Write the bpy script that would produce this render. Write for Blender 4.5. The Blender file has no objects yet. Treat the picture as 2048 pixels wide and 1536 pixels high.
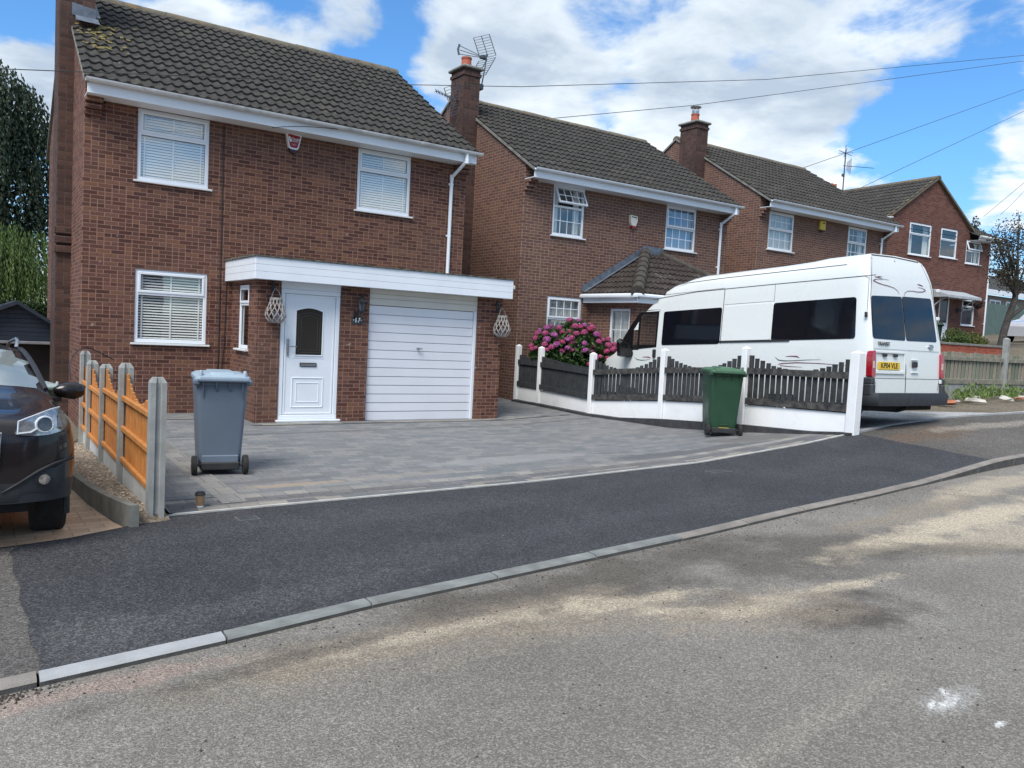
import bpy, math, random
from math import sin, cos, pi, radians as R, floor, exp, sqrt
from mathutils import Matrix, Vector, noise
S = bpy.context.scene
C = S.collection
random.seed(7)
# ------------------------------------------------------------------ camera
cam = bpy.data.cameras.new('camera'); cam.sensor_width = 36; cam.lens = 36*1612/2048; cam.clip_start = .05; cam.clip_end = 3000
co = bpy.data.objects.new('camera', cam); C.objects.link(co); S.camera = co
RT = Vector((0.83276, -0.55119, 0.05180)); DN = Vector((0.00886, -0.08029, -0.99673)); FW = Vector((0.55354, 0.83052, -0.06203))
FW.normalize(); RT = (RT-FW*RT.dot(FW)).normalized(); DN = FW.cross(RT)
m = Matrix((RT, -DN, -FW)).transposed().to_4x4(); m.translation = (0, 0, 1.6); co.matrix_world = m
S.render.resolution_x = 1024; S.render.resolution_y = 768
S.render.engine = 'CYCLES'
S.view_settings.view_transform = 'Standard'; S.view_settings.look = 'None'; S.view_settings.gamma = 1; S.view_settings.exposure = 0.6
# ------------------------------------------------------------------ sky
SUN_EL, SUN_AZ = 52, 236      # azimuth clockwise from +Y : veiled sun behind the camera to the left
W = bpy.data.worlds.new('World'); S.world = W; W.use_nodes = True
nt = W.node_tree; nt.nodes.clear(); N = nt.nodes.new; LK = nt.links.new
def mth(nt, op, a, b=None, c=None, clamp=False):
    n = nt.nodes.new('ShaderNodeMath'); n.operation = op; n.use_clamp = clamp
    for i, v in enumerate((a, b, c)):
        if v is None: continue
        if isinstance(v, (int, float)): n.inputs[i].default_value = v
        else: nt.links.new(v, n.inputs[i])
    return n.outputs[0]
def ramp(nt, fac, stops, interp='LINEAR'):
    n = nt.nodes.new('ShaderNodeValToRGB'); n.color_ramp.interpolation = interp; e = n.color_ramp.elements
    while len(e) < len(stops): e.new(.5)
    for x, (p, c) in zip(e, stops):
        x.position = p; x.color = (*c, 1) if len(c) == 3 else c
    nt.links.new(fac, n.inputs[0]); return n.outputs[0]
def mixc(nt, fac, a, b, mode='MIX'):
    n = nt.nodes.new('ShaderNodeMix'); n.data_type = 'RGBA'; n.blend_type = mode; n.clamp_factor = True
    for s, v in ((0, fac), (6, a), (7, b)):
        if isinstance(v, (int, float)): n.inputs[s].default_value = v
        elif isinstance(v, tuple): n.inputs[s].default_value = (*v, 1)
        else: nt.links.new(v, n.inputs[s])
    return n.outputs[2]
def ntex(nt, vec, scale, detail=4, rough=.55, dist=0):
    n = nt.nodes.new('ShaderNodeTexNoise'); n.inputs['Scale'].default_value = scale; n.inputs['Detail'].default_value = detail
    n.inputs['Roughness'].default_value = rough; n.inputs['Distortion'].default_value = dist
    if vec is not None: nt.links.new(vec, n.inputs['Vector'])
    return n.outputs[0]
def mapr(nt, v, a, b, c=0, d=1, sm=False):
    n = nt.nodes.new('ShaderNodeMapRange'); n.interpolation_type = 'SMOOTHSTEP' if sm else 'LINEAR'
    for i, x in enumerate((a, b, c, d)): n.inputs[i+1].default_value = x
    nt.links.new(v, n.inputs[0]); return n.outputs[0]
sky = N('ShaderNodeTexSky'); sky.sky_type = 'NISHITA'; sky.sun_disc = False; sky.sun_elevation = R(SUN_EL); sky.sun_rotation = R(SUN_AZ)
sky.air_density = 1.0; sky.dust_density = .3; sky.ozone_density = 3.0
tc = N('ShaderNodeTexCoord'); g = tc.outputs['Generated']
sx = N('ShaderNodeSeparateXYZ'); LK(g, sx.inputs[0]); up = sx.outputs[2]
den = mth(nt, 'MAXIMUM', mth(nt, 'ADD', up, .12), .03)
px = mth(nt, 'DIVIDE', sx.outputs[0], den); py = mth(nt, 'DIVIDE', sx.outputs[1], den)
cb = N('ShaderNodeCombineXYZ'); LK(px, cb.inputs[0]); LK(py, cb.inputs[1]); cv = cb.outputs[0]
n1 = ntex(nt, cv, 2.5, 12, .60, .3)
n2 = ntex(nt, cv, .55, 3, .5)
# where the big banks and the gaps between them stand in the sky (direction, radius in degrees, weight); the first, overhead and unseen, is added to whiten the ambient light
BANKS = [((.1,-.2,1),48,.42), ((-.5,-.6,.5),30,.25), ((.045,.968,.235),4,.75),((.058,.956,.292),3.5,-.35),((.01,.95,.33),6,-.3),((.16,.94,.30),3.5,.5),((.22,.93,.285),4,.7),((.28,.915,.27),3,.5),((.20,.91,.36),5,-.3),
 ((.315,.885,.345),3.5,.6),((.345,.885,.315),3,.4),((.328,.906,.267),6,-.42),((.39,.87,.30),6,-.45),((.38,.86,.34),4,-.2),((.48,.81,.345),5,.35),((.455,.841,.285),4,.12),((.50,.80,.345),7,.4),
 ((.575,.75,.325),3.6,-.45),((.60,.74,.30),3.5,-.08),((.55,.77,.27),7,.35),((.666,.66,.35),8,.20),((.723,.632,.278),8,.22),((.70,.68,.2),8,.26),((.745,.60,.30),3,-.15),((.62,.73,.25),3,-.1),((.79,.54,.345),6,.3),
 ((.835,.485,.30),5,-.45),((.855,.455,.25),5,-.5),((.80,.54,.20),5,.15),((.836,.50,.205),4.5,-.4),((.875,.43,.225),3.6,.5),((.872,.452,.20),4,.35),
 ((.85,.40,.34),5,.35),((.87,.46,.15),5,-.3),((.80,.56,.17),5,.3),((.895,.41,.14),5,.25),((.8,.5,.33),4,.2)]
wc = N('ShaderNodeTexNoise'); wc.inputs['Scale'].default_value = 7; wc.inputs['Detail'].default_value = 6; LK(g, wc.inputs['Vector'])
w1 = N('ShaderNodeVectorMath'); w1.operation = 'SUBTRACT'; LK(wc.outputs['Color'], w1.inputs[0]); w1.inputs[1].default_value = (.5,.5,.5)
w2_ = N('ShaderNodeVectorMath'); w2_.operation = 'MULTIPLY_ADD'; LK(w1.outputs[0], w2_.inputs[0]); w2_.inputs[1].default_value = (.22,.22,.16); LK(g, w2_.inputs[2])
w3_ = N('ShaderNodeVectorMath'); w3_.operation = 'NORMALIZE'; LK(w2_.outputs[0], w3_.inputs[0]); gw = w3_.outputs[0]
cov = None
for d, r, w in BANKS:
    v = N('ShaderNodeVectorMath'); v.operation = 'DOT_PRODUCT'; LK(gw, v.inputs[0]); v.inputs[1].default_value = Vector(d).normalized()
    o = mapr(nt, v.outputs['Value'], cos(R(r*1.25)), 1, 0, w, True)
    cov = o if cov is None else mth(nt, 'ADD', cov, o)
dn = mth(nt, 'ADD', mth(nt, 'ADD', mth(nt, 'MULTIPLY', n1, 1.7), -.22), mth(nt, 'MULTIPLY', cov, .72))
alpha = mapr(nt, dn, .50, .90, 0, 1, True)
n3 = ntex(nt, cv, 3.2, 9, .6, .3)
shade = mth(nt, 'ADD', mth(nt, 'MULTIPLY', mapr(nt, dn, .85, 1.5, 0, 1, True), .32), mth(nt, 'ADD', mth(nt, 'MULTIPLY', mapr(nt, n2, .38, .64), .72), mth(nt, 'MULTIPLY', mapr(nt, n3, .32, .68), .5)))
cc = ramp(nt, shade, [(.15, (7.4, 7.6, 7.7)), (.5, (5.6, 6.2, 6.7)), (1, (3.3, 4.0, 4.9))])
bl = mixc(nt, 1.0, sky.outputs[0], mixc(nt, mapr(nt, up, .0, .22), (.62, .78, .95), (.60, .98, 1.26)), 'MULTIPLY')
col = mixc(nt, alpha, bl, cc)
bg = N('ShaderNodeBackground'); LK(col, bg.inputs[0]); bg.inputs[1].default_value = .105
wo = N('ShaderNodeOutputWorld'); LK(bg.outputs[0], wo.inputs[0])
sl = bpy.data.lights.new('sun', 'SUN'); sl.energy = 2.7; sl.angle = R(30); sl.color = (1, .95, .88)
so = bpy.data.objects.new('sun', sl); C.objects.link(so)
sd = Vector((sin(R(SUN_AZ))*cos(R(SUN_EL)), cos(R(SUN_AZ))*cos(R(SUN_EL)), sin(R(SUN_EL))))
so.rotation_euler = sd.to_track_quat('Z', 'Y').to_euler(); so.location = (0, -5, 30)

# ------------------------------------------------------------------ mesh helpers
class MB:
    def __init__(s, M=None): s.v = []; s.f = []; s.m = []; s.s = []; s.M = M
    def add(s, vs, fs, mi=0, sm=False):
        o = len(s.v)
        s.v += [tuple(s.M @ Vector(p)) for p in vs] if s.M else [tuple(p) for p in vs]
        for f in fs: s.f.append([i+o for i in f]); s.m.append(mi); s.s.append(sm)
        return s
    def box(s, x0, y0, z0, x1, y1, z1, mi=0, c=0):
        if c:   # chamfered on every edge
            vs = []; fs = []
            import itertools
            X, Y, Z = (x0, x1), (y0, y1), (z0, z1)
            idx = {}
            for i, j, k in itertools.product((0, 1), repeat=3):
                sx_, sy_, sz_ = (1, -1)[i], (1, -1)[j], (1, -1)[k]
                for ax in range(3):
                    p = [X[i]+sx_*c, Y[j]+sy_*c, Z[k]+sz_*c]; p[ax] = (X[i], Y[j], Z[k])[ax]
                    idx[(i, j, k, ax)] = len(vs); vs.append(p)
            for a in range(3):
                b, d = (a+1) % 3, (a+2) % 3
                for e in (0, 1):
                    q = []
                    for u, w in ((0, 0), (1, 0), (1, 1), (0, 1)):
                        t = [0]*3; t[a] = e; t[b] = u; t[d] = w; q.append(idx[(*t, a)])
                    fs.append(q if e else q[::-1])
                for u, w in ((0, 0), (0, 1), (1, 0), (1, 1)):     # edges along a
                    t0 = [0]*3; t0[b] = u; t0[d] = w; t1 = list(t0); t1[a] = 1
                    q = [idx[(*t0, b)], idx[(*t1, b)], idx[(*t1, d)], idx[(*t0, d)]]
                    fs.append(q if (u+w) % 2 else q[::-1])
            for i, j, k in itertools.product((0, 1), repeat=3):
                q = [idx[(i, j, k, 0)], idx[(i, j, k, 1)], idx[(i, j, k, 2)]]
                fs.append(q if (i+j+k) % 2 else q[::-1])
            return s.add(vs, fs, mi)
        v = [(x0,y0,z0),(x1,y0,z0),(x1,y1,z0),(x0,y1,z0),(x0,y0,z1),(x1,y0,z1),(x1,y1,z1),(x0,y1,z1)]
        return s.add(v, [(0,3,2,1),(4,5,6,7),(0,1,5,4),(1,2,6,5),(2,3,7,6),(3,0,4,7)], mi)
    def prism(s, poly, a, b, axis='y', mi=0, sm=False):
        def P(u, w, t): return {'y': (u, t, w), 'x': (t, u, w), 'z': (u, w, t)}[axis]
        n = len(poly); v = [P(u, w, a) for u, w in poly]+[P(u, w, b) for u, w in poly]
        s.add(v, [list(range(n))[::-1], [i+n for i in range(n)]], mi)
        s.add(v, [(i, (i+1) % n, (i+1) % n+n, i+n) for i in range(n)], mi, sm); return s
    def tube(s, pts, r, n=8, mi=0, cap=True):
        pts = [Vector(p) for p in pts]; rs = r if isinstance(r, (list, tuple)) else [r]*len(pts); vs = []
        pu = None
        for i, p in enumerate(pts):
            t = (pts[min(i+1, len(pts)-1)]-pts[max(i-1, 0)]).normalized()
            if pu is None:
                u = t.orthogonal().normalized()
            else:
                u = (pu-t*pu.dot(t)); u = u.normalized() if u.length > 1e-6 else t.orthogonal().normalized()
            pu = u; w = t.cross(u)
            vs += [p+(u*cos(2*pi*k/n)+w*sin(2*pi*k/n))*rs[i] for k in range(n)]
        fs = [(i*n+k, i*n+(k+1) % n, (i+1)*n+(k+1) % n, (i+1)*n+k) for i in range(len(pts)-1) for k in range(n)]
        s.add(vs, fs, mi, True)
        if cap: s.add([vs[k] for k in range(n)]+[vs[-n+k] for k in range(n)], [list(range(n))[::-1], list(range(n, 2*n))], mi)
        return s
    def loft(s, rings, mi=0, cap=True, sm=True):
        n = len(rings[0]); vs = [p for r in rings for p in r]
        s.add(vs, [(i*n+k, i*n+(k+1) % n, (i+1)*n+(k+1) % n, (i+1)*n+k) for i in range(len(rings)-1) for k in range(n)], mi, sm)
        if cap: s.add(list(rings[0])+list(rings[-1]), [list(range(n))[::-1], list(range(n, 2*n))], mi)
        return s
    def lathe(s, prof, c=(0,0,0), n=16, mi=0, axis='z'):
        def P(r, h, a):
            return {'z': (c[0]+r*cos(a), c[1]+r*sin(a), c[2]+h), 'x': (c[0]+h, c[1]+r*cos(a), c[2]+r*sin(a)), 'y': (c[0]+r*sin(a), c[1]+h, c[2]+r*cos(a))}[axis]
        return s.loft([[P(r, h, 2*pi*k/n) for k in range(n)] for r, h in prof], mi)
    def grid(s, fn, nu, nv, mi=0, sm=True):
        vs = [fn(i/nu, j/nv) for j in range(nv+1) for i in range(nu+1)]
        return s.add(vs, [(j*(nu+1)+i, j*(nu+1)+i+1, (j+1)*(nu+1)+i+1, (j+1)*(nu+1)+i) for j in range(nv) for i in range(nu)], mi, sm)
    def build(s, name, mats, parent=None, split=35, uvs=True):
        me = bpy.data.meshes.new(name); me.from_pydata(s.v, [], s.f)
        if not isinstance(mats, (list, tuple)): mats = [mats]
        for q in mats: me.materials.append(q)
        me.polygons.foreach_set('material_index', s.m); me.polygons.foreach_set('use_smooth', s.s)
        uv = me.uv_layers.new(name='UVMap'); me.update()
        buf = [0.0]*(2*len(me.loops)); vv = me.vertices
        for p in (me.polygons if uvs else ()):
            nx, ny, nz = map(abs, p.normal)
            for li in p.loop_indices:
                q = vv[me.loops[li].vertex_index].co
                if nz > .75: a, b = q.x, q.y
                elif ny >= nx: a, b = q.x, q.z
                else: a, b = q.y, q.z
                buf[2*li] = a; buf[2*li+1] = b
        uv.data.foreach_set('uv', buf)
        o = bpy.data.objects.new(name, me); C.objects.link(o)
        if parent: o.parent = parent
        if split and any(s.s):
            md = o.modifiers.new('split', 'EDGE_SPLIT'); md.split_angle = R(split)
        return o
def tag(o, label=None, cat=None, group=None, kind=None):
    if label: o['label'] = label
    if cat: o['category'] = cat
    if group: o['group'] = group
    if kind: o['kind'] = kind
    return o
def empty(name, loc=(0,0,0), label=None, cat=None, group=None, rz=0):
    o = bpy.data.objects.new(name, None); C.objects.link(o); o.location = loc; o.rotation_euler = (0, 0, rz); o.empty_display_size = .2
    return tag(o, label, cat, group)
def copy_tree(o, parent=None):
    c = o.copy(); C.objects.link(c)
    if parent: c.parent = parent
    for ch in list(o.children): copy_tree(ch, c)
    return c
def text_mesh(txt, size, mat, parent, mw, ext=.002, sx=1.0, name='lettering'):
    cu = bpy.data.curves.new(name, 'FONT'); cu.body = txt; cu.size = size; cu.extrude = ext; cu.align_x = 'CENTER'; cu.align_y = 'CENTER'; cu.offset = size*.012
    o = bpy.data.objects.new(name, cu); C.objects.link(o); bpy.context.view_layer.update()
    me = bpy.data.meshes.new_from_object(o.evaluated_get(bpy.context.evaluated_depsgraph_get()))
    bpy.data.objects.remove(o); me.transform(Matrix.Diagonal((sx, 1, 1, 1))); me.materials.clear(); me.materials.append(mat)
    q = bpy.data.objects.new(name, me); C.objects.link(q); q.parent = parent; q.matrix_local = mw
    return q
def FACE(x, y, z):   # text that reads from the -Y side
    return Matrix.Translation((x, y, z)) @ Matrix.Rotation(pi/2, 4, 'X')
def ip(x, pts):
    if x <= pts[0][0]: return pts[0][1]
    for (a, b), (c, d) in zip(pts, pts[1:]):
        if x <= c: return b+(d-b)*(x-a)/(c-a)
    return pts[-1][1]
# ------------------------------------------------------------------ materials
def lin(r, g, b):
    f = lambda c: (c/255/12.92 if c/255 <= .04045 else ((c/255+.055)/1.055)**2.4)
    return (f(r), f(g), f(b))
def base(name):
    m = bpy.data.materials.new(name); m.use_nodes = True; nt = m.node_tree; b = nt.nodes['Principled BSDF']; return m, nt, b
def mat(name, rgb, rough=.6, var=.12, scale=6, bump=0, bscale=60, metal=0, coat=0, rgb2=None, spec=.5, detail=5, dirt=0):
    m, nt, b = base(name); t = nt.nodes.new('ShaderNodeTexCoord').outputs['Object']
    n = ntex(nt, t, scale, detail)
    c2 = rgb2 or tuple(min(1, x*(1+var)) for x in rgb); c1 = rgb if rgb2 else tuple(x*(1-var) for x in rgb)
    col = ramp(nt, n, [(.32, c1), (.68, c2)])
    if dirt: col = mixc(nt, mth(nt, 'MULTIPLY', mapr(nt, ntex(nt, t, scale*.7, 8, .7, .6), .52, .75, 0, 1), dirt), col, (.09, .085, .07))
    nt.links.new(col, b.inputs['Base Color'])
    nt.links.new(mapr(nt, ntex(nt, t, scale*2.3, 4), .3, .7, max(.02, rough-.08), min(1, rough+.08)), b.inputs['Roughness'])
    b.inputs['Metallic'].default_value = metal; b.inputs['Coat Weight'].default_value = coat; b.inputs['Coat Roughness'].default_value = .04
    b.inputs['Specular IOR Level'].default_value = spec
    if bump:
        bn = nt.nodes.new('ShaderNodeBump'); bn.inputs['Strength'].default_value = bump; bn.inputs['Distance'].default_value = .01
        nt.links.new(ntex(nt, t, bscale, 3), bn.inputs['Height']); nt.links.new(bn.outputs[0], b.inputs['Normal'])
    return m
def brick_mat(name, cols, mortar, bw=.225, bh=.075, mw=.011, half=.35, seed=0, bump=.35, rough=.85, weather=(.09,.07,.06), wamt=.45, jit=.0, spots=.0, offs=.5, patches=()):
    m, nt, b = base(name); uv = nt.nodes.new('ShaderNodeUVMap').outputs[0]; t = nt.nodes.new('ShaderNodeTexCoord').outputs['Object']
    s = nt.nodes.new('ShaderNodeSeparateXYZ'); nt.links.new(uv, s.inputs[0])
    v = mth(nt, 'DIVIDE', mth(nt, 'ADD', s.outputs[1], 50*bh), bh); row = mth(nt, 'FLOOR', v); fy = mth(nt, 'MULTIPLY', mth(nt, 'FRACT', v), bh)
    def wn(x, y, z):
        c = nt.nodes.new('ShaderNodeCombineXYZ')
        for i, q in enumerate((x, y, z)):
            if isinstance(q, (int, float)): c.inputs[i].default_value = q
            else: nt.links.new(q, c.inputs[i])
        w = nt.nodes.new('ShaderNodeTexWhiteNoise'); nt.links.new(c.outputs[0], w.inputs['Vector']); return w.outputs['Value']
    sh = mth(nt, 'MULTIPLY', mth(nt, 'FLOORED_MODULO', row, 2), offs)
    if jit: sh = mth(nt, 'ADD', sh, mth(nt, 'MULTIPLY', wn(row, 3.3, seed), jit))
    u = mth(nt, 'ADD', mth(nt, 'DIVIDE', s.outputs[0], bw), sh); colm = mth(nt, 'FLOOR', u); fu = mth(nt, 'FRACT', u)
    r1 = wn(row, colm, seed+1.5)
    isH = mth(nt, 'LESS_THAN', r1, half)                       # some stretchers are laid as two headers
    u2 = mth(nt, 'FRACT', mth(nt, 'MULTIPLY', fu, 2)); hi = mth(nt, 'FLOOR', mth(nt, 'MULTIPLY', fu, 2))
    fu1 = mth(nt, 'MULTIPLY', fu, bw); fu2 = mth(nt, 'MULTIPLY', u2, bw/2)
    mx = nt.nodes.new('ShaderNodeMix'); nt.links.new(isH, mx.inputs[0]); nt.links.new(fu1, mx.inputs[2]); nt.links.new(fu2, mx.inputs[3]); fx = mx.outputs[0]
    cid = mth(nt, 'ADD', colm, mth(nt, 'MULTIPLY', mth(nt, 'MULTIPLY', hi, isH), .37))
    wob = mth(nt, 'MULTIPLY', mth(nt, 'SUBTRACT', ntex(nt, t, 45, 2), .5), mw*.9)
    mo = mth(nt, 'MINIMUM', mapr(nt, mth(nt, 'ADD', fx, wob), mw*.6, mw*1.3), mapr(nt, mth(nt, 'ADD', fy, wob), mw*.6, mw*1.3))
    r2 = wn(row, cid, seed+7.1)
    stops = [(i/len(cols), c) for i, c in enumerate(cols)]
    bc = ramp(nt, r2, stops, 'CONSTANT')
    tone = mth(nt, 'ADD', mth(nt, 'MULTIPLY', ntex(nt, t, 26, 5, .75), .95), .52)
    bc = mixc(nt, 1, bc, tone_rgb(nt, tone), 'MULTIPLY')
    col = mixc(nt, mo, mortar, bc)
    big = ntex(nt, t, .55, 5, .6)
    col = mixc(nt, mth(nt, 'MULTIPLY', mapr(nt, big, .45, .72, 0, 1, True), wamt), col, weather)
    for (x, y, rx, ry, ang, c, amt, edge) in patches:
        mp = nt.nodes.new('ShaderNodeMapping'); mp.vector_type = 'TEXTURE'; mp.inputs['Location'].default_value = (x, y, 0); mp.inputs['Rotation'].default_value = (0, 0, R(ang)); mp.inputs['Scale'].default_value = (rx, ry, 50)
        nt.links.new(t, mp.inputs[0]); l = nt.nodes.new('ShaderNodeVectorMath'); l.operation = 'LENGTH'; nt.links.new(mp.outputs[0], l.inputs[0])
        d = mth(nt, 'ADD', l.outputs['Value'], mth(nt, 'MULTIPLY', mth(nt, 'SUBTRACT', ntex(nt, t, edge, 5, .65), .5), 1.8)); col = mixc(nt, mapr(nt, d, .6, 1.05, amt, 0, True), col, c)
    if spots: col = mixc(nt, mth(nt, 'MULTIPLY', mapr(nt, ntex(nt, t, 9, 2, .4), .74, .79), spots), col, (.55, .5, .45))
    nt.links.new(col, b.inputs['Base Color']); b.inputs['Roughness'].default_value = rough; b.inputs['Specular IOR Level'].default_value = .25
    bn = nt.nodes.new('ShaderNodeBump'); bn.inputs['Strength'].default_value = bump; bn.inputs['Distance'].default_value = .008
    hgt = mth(nt, 'ADD', mo, mth(nt, 'MULTIPLY', ntex(nt, t, 120, 3), .35)); nt.links.new(hgt, bn.inputs['Height']); nt.links.new(bn.outputs[0], b.inputs['Normal'])
    return m
def tone_rgb(nt, v):
    c = nt.nodes.new('ShaderNodeCombineColor')
    for i in range(3): nt.links.new(v, c.inputs[i])
    return c.outputs[0]
def foliage(name, c1, c2, rough=.55, trans=.3):
    m, nt, b = base(name); t = nt.nodes.new('ShaderNodeTexCoord').outputs['Object']; gi = nt.nodes.new('ShaderNodeNewGeometry').outputs['Random Per Island']
    f = mth(nt, 'ADD', mth(nt, 'MULTIPLY', gi, .6), mth(nt, 'MULTIPLY', ntex(nt, t, 1.3, 3), .6))
    col = ramp(nt, f, [(.25, c1), (.85, c2)]); nt.links.new(col, b.inputs['Base Color']); b.inputs['Roughness'].default_value = rough
    tr = nt.nodes.new('ShaderNodeBsdfTranslucent'); nt.links.new(col, tr.inputs[0]); mx = nt.nodes.new('ShaderNodeMixShader'); mx.inputs[0].default_value = trans
    nt.links.new(b.outputs[0], mx.inputs[1]); nt.links.new(tr.outputs[0], mx.inputs[2]); nt.links.new(mx.outputs[0], nt.nodes['Material Output'].inputs[0])
    return m
def glassmat(name, tint=(.97,.99,.99), add=.1, rough=.015):
    m, nt, b = base(name); nt.nodes.remove(b); out = nt.nodes['Material Output']
    t = nt.nodes.new('ShaderNodeBsdfTransparent'); t.inputs[0].default_value = (*tint, 1)
    gl = nt.nodes.new('ShaderNodeBsdfGlossy'); gl.inputs['Roughness'].default_value = rough
    tcn = nt.nodes.new('ShaderNodeTexCoord'); bn = nt.nodes.new('ShaderNodeBump'); bn.inputs['Strength'].default_value = .04; bn.inputs['Distance'].default_value = .02
    nt.links.new(ntex(nt, tcn.outputs['Object'], 1.8, 2), bn.inputs['Height']); nt.links.new(bn.outputs[0], gl.inputs['Normal'])
    ge = nt.nodes.new('ShaderNodeNewGeometry'); dt = nt.nodes.new('ShaderNodeVectorMath'); dt.operation = 'DOT_PRODUCT'; nt.links.new(ge.outputs['Normal'], dt.inputs[0]); nt.links.new(ge.outputs['Incoming'], dt.inputs[1])
    sch = mth(nt, 'ADD', mth(nt, 'MULTIPLY', mth(nt, 'POWER', mth(nt, 'SUBTRACT', 1, mth(nt, 'ABSOLUTE', dt.outputs['Value']), clamp=True), 5), .92), .08)
    f = mth(nt, 'ADD', mth(nt, 'MULTIPLY', sch, 1.2), add, clamp=True)
    mx = nt.nodes.new('ShaderNodeMixShader'); nt.links.new(f, mx.inputs[0]); nt.links.new(t.outputs[0], mx.inputs[1]); nt.links.new(gl.outputs[0], mx.inputs[2]); nt.links.new(mx.outputs[0], out.inputs[0])
    return m
BR = [lin(102,72,61), lin(89,61,52), lin(108,77,65), lin(80,54,49), lin(99,70,62), lin(86,57,49), lin(74,50,46), lin(112,79,63), lin(95,66,60), lin(85,59,52)]
M = {}
M['brick'] = brick_mat('house_brick', BR, lin(144,111,97), bw=.200, bh=.063, mw=.010, wamt=.34, weather=lin(111,90,79), spots=.35)
M['brick2'] = brick_mat('house_brick_red', [lin(110,82,70), lin(101,72,63), lin(96,69,63), lin(115,84,73), lin(105,77,68), lin(100,74,68)], lin(151,133,120), bw=.215, bh=.068, seed=4, half=.2, wamt=.3, weather=lin(100,84,77))
M['brick4'] = brick_mat('house_brick_dark_red', [lin(110,69,60), lin(99,62,53), lin(92,55,50), lin(114,74,64)], lin(115,98,89), seed=9, half=.15, mw=.014, wamt=.25, weather=lin(76,62,57))
M['brickdark'] = brick_mat('chimney_brick', [lin(90,67,61), lin(78,59,55), lin(84,62,56), lin(70,53,50)], lin(86,75,69), seed=12, wamt=.5, weather=lin(55,47,44))
M['brickred'] = brick_mat('wall_brick_red', [lin(160,80,60), lin(148,74,58), lin(170,88,64)], lin(150,110,95), seed=14)
def roof_mat(name, c1, c2, lich, la, seed=0):
    m, nt, b = base(name); t = nt.nodes.new('ShaderNodeTexCoord').outputs['Object']
    mp = nt.nodes.new('ShaderNodeMapping'); mp.inputs['Location'].default_value = (seed, seed*.7, 0); nt.links.new(t, mp.inputs[0]); t = mp.outputs[0]
    col = ramp(nt, ntex(nt, t, 7, 7, .65), [(.3, c1), (.7, c2)])
    col = mixc(nt, mth(nt, 'MULTIPLY', mapr(nt, ntex(nt, t, 2.2, 6, .7), .52, .72), la), col, lich)
    col = mixc(nt, mapr(nt, ntex(nt, t, 26, 2, .5), .72, .76, 0, .8), col, (.42, .42, .38))
    nt.links.new(col, b.inputs['Base Color']); b.inputs['Roughness'].default_value = .85; b.inputs['Specular IOR Level'].default_value = .3
    bn = nt.nodes.new('ShaderNodeBump'); bn.inputs['Strength'].default_value = .4; bn.inputs['Distance'].default_value = .006
    nt.links.new(ntex(nt, t, 90, 4, .7), bn.inputs['Height']); nt.links.new(bn.outputs[0], b.inputs['Normal']); return m
M['roof'] = roof_mat('concrete_roof_tile', (.024,.022,.021), (.056,.053,.049), (.12,.11,.08), .4)
M['roof2'] = roof_mat('grey_roof_tile', (.028,.026,.024), (.062,.057,.052), (.13,.12,.10), .35, 5)
M['roofb'] = roof_mat('brown_roof_tile', (.026,.020,.018), (.052,.041,.036), (.2,.2,.19), .3, 9)
M['ridge'] = roof_mat('mossy_ridge_tile', (.08,.075,.06), (.19,.165,.125), (.26,.15,.05), .6, 3)
M['ridged'] = roof_mat('dark_ridge_tile', (.04,.036,.032), (.085,.075,.065), (.12,.11,.09), .4, 13)
M['moss'] = mat('yellow_lichen', (.16,.13,.04), .95, .4, 20, .6, 80)
M['upvc'] = mat('white_plastic', (.74,.79,.85), .38, .03, 2, spec=.45)
M['upvcd'] = mat('weathered_white_plastic', (.62,.64,.66), .5, .05, 2, dirt=.75)
M['cream'] = mat('cream_plastic', (.62,.60,.54), .5, .05, 2)
M['sill'] = mat('white_sill', (.70,.72,.74), .4, .05, 3)
M['glass'] = glassmat('window_glass', add=.09)
M['vanglass'] = glassmat('van_cab_glass', (.85,.88,.88), .03)
M['blind'] = mat('venetian_slat', (.88,.89,.88), .6, .04, 3)
M['curtain'] = mat('net_curtain', (.62,.64,.62), .8, .08, 4)
M['curtainb'] = mat('blue_curtain', (.16,.38,.62), .8, .08, 4)
M['dark'] = mat('dark_interior', (.02,.02,.022), .9)
M['black'] = mat('black_metal', (.018,.018,.02), .45, .2, 8)
M['plastic'] = mat('black_plastic', (.022,.023,.025), .6, .2, 8, .15, 200)
M['steel'] = mat('brushed_steel', (.45,.45,.46), .3, .1, 20, metal=1)
M['lead'] = mat('lead_flashing', (.11,.135,.175), .5, .3, 8, .3, 30)
M['felt'] = mat('mossy_roof_felt', (.03,.032,.03), .95, .5, 14, .8, 60, rgb2=(.17,.17,.13))
M['pot'] = mat('terracotta', lin(168,92,70), .8, .2, 10, .2)
M['conc'] = mat('grey_concrete', (.30,.31,.30), .9, .16, 7, .35, 90, dirt=.25)
M['concd'] = mat('dirty_concrete', (.20,.20,.18), .95, .25, 6, .4, 80, dirt=.5)
M['slate'] = mat('slate_plaque', (.035,.045,.055), .5, .2, 20, .2)
M['white'] = mat('white_paint', (.80,.81,.82), .6, .03, 5, .12, 50, dirt=.12)
M['redp'] = mat('red_plastic', (.28,.01,.02), .35, .1)
M['yellowp'] = mat('yellow_plastic', (.62,.45,.05), .45, .1)
M['lampglass'] = glassmat('lamp_glass', (.8,.82,.85), .1)
M['twine'] = mat('grey_willow_rope', (.30,.28,.27), .9, .25, 30, .3, 90)
M['cable'] = mat('cable_rubber', (.03,.03,.032), .7)
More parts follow.
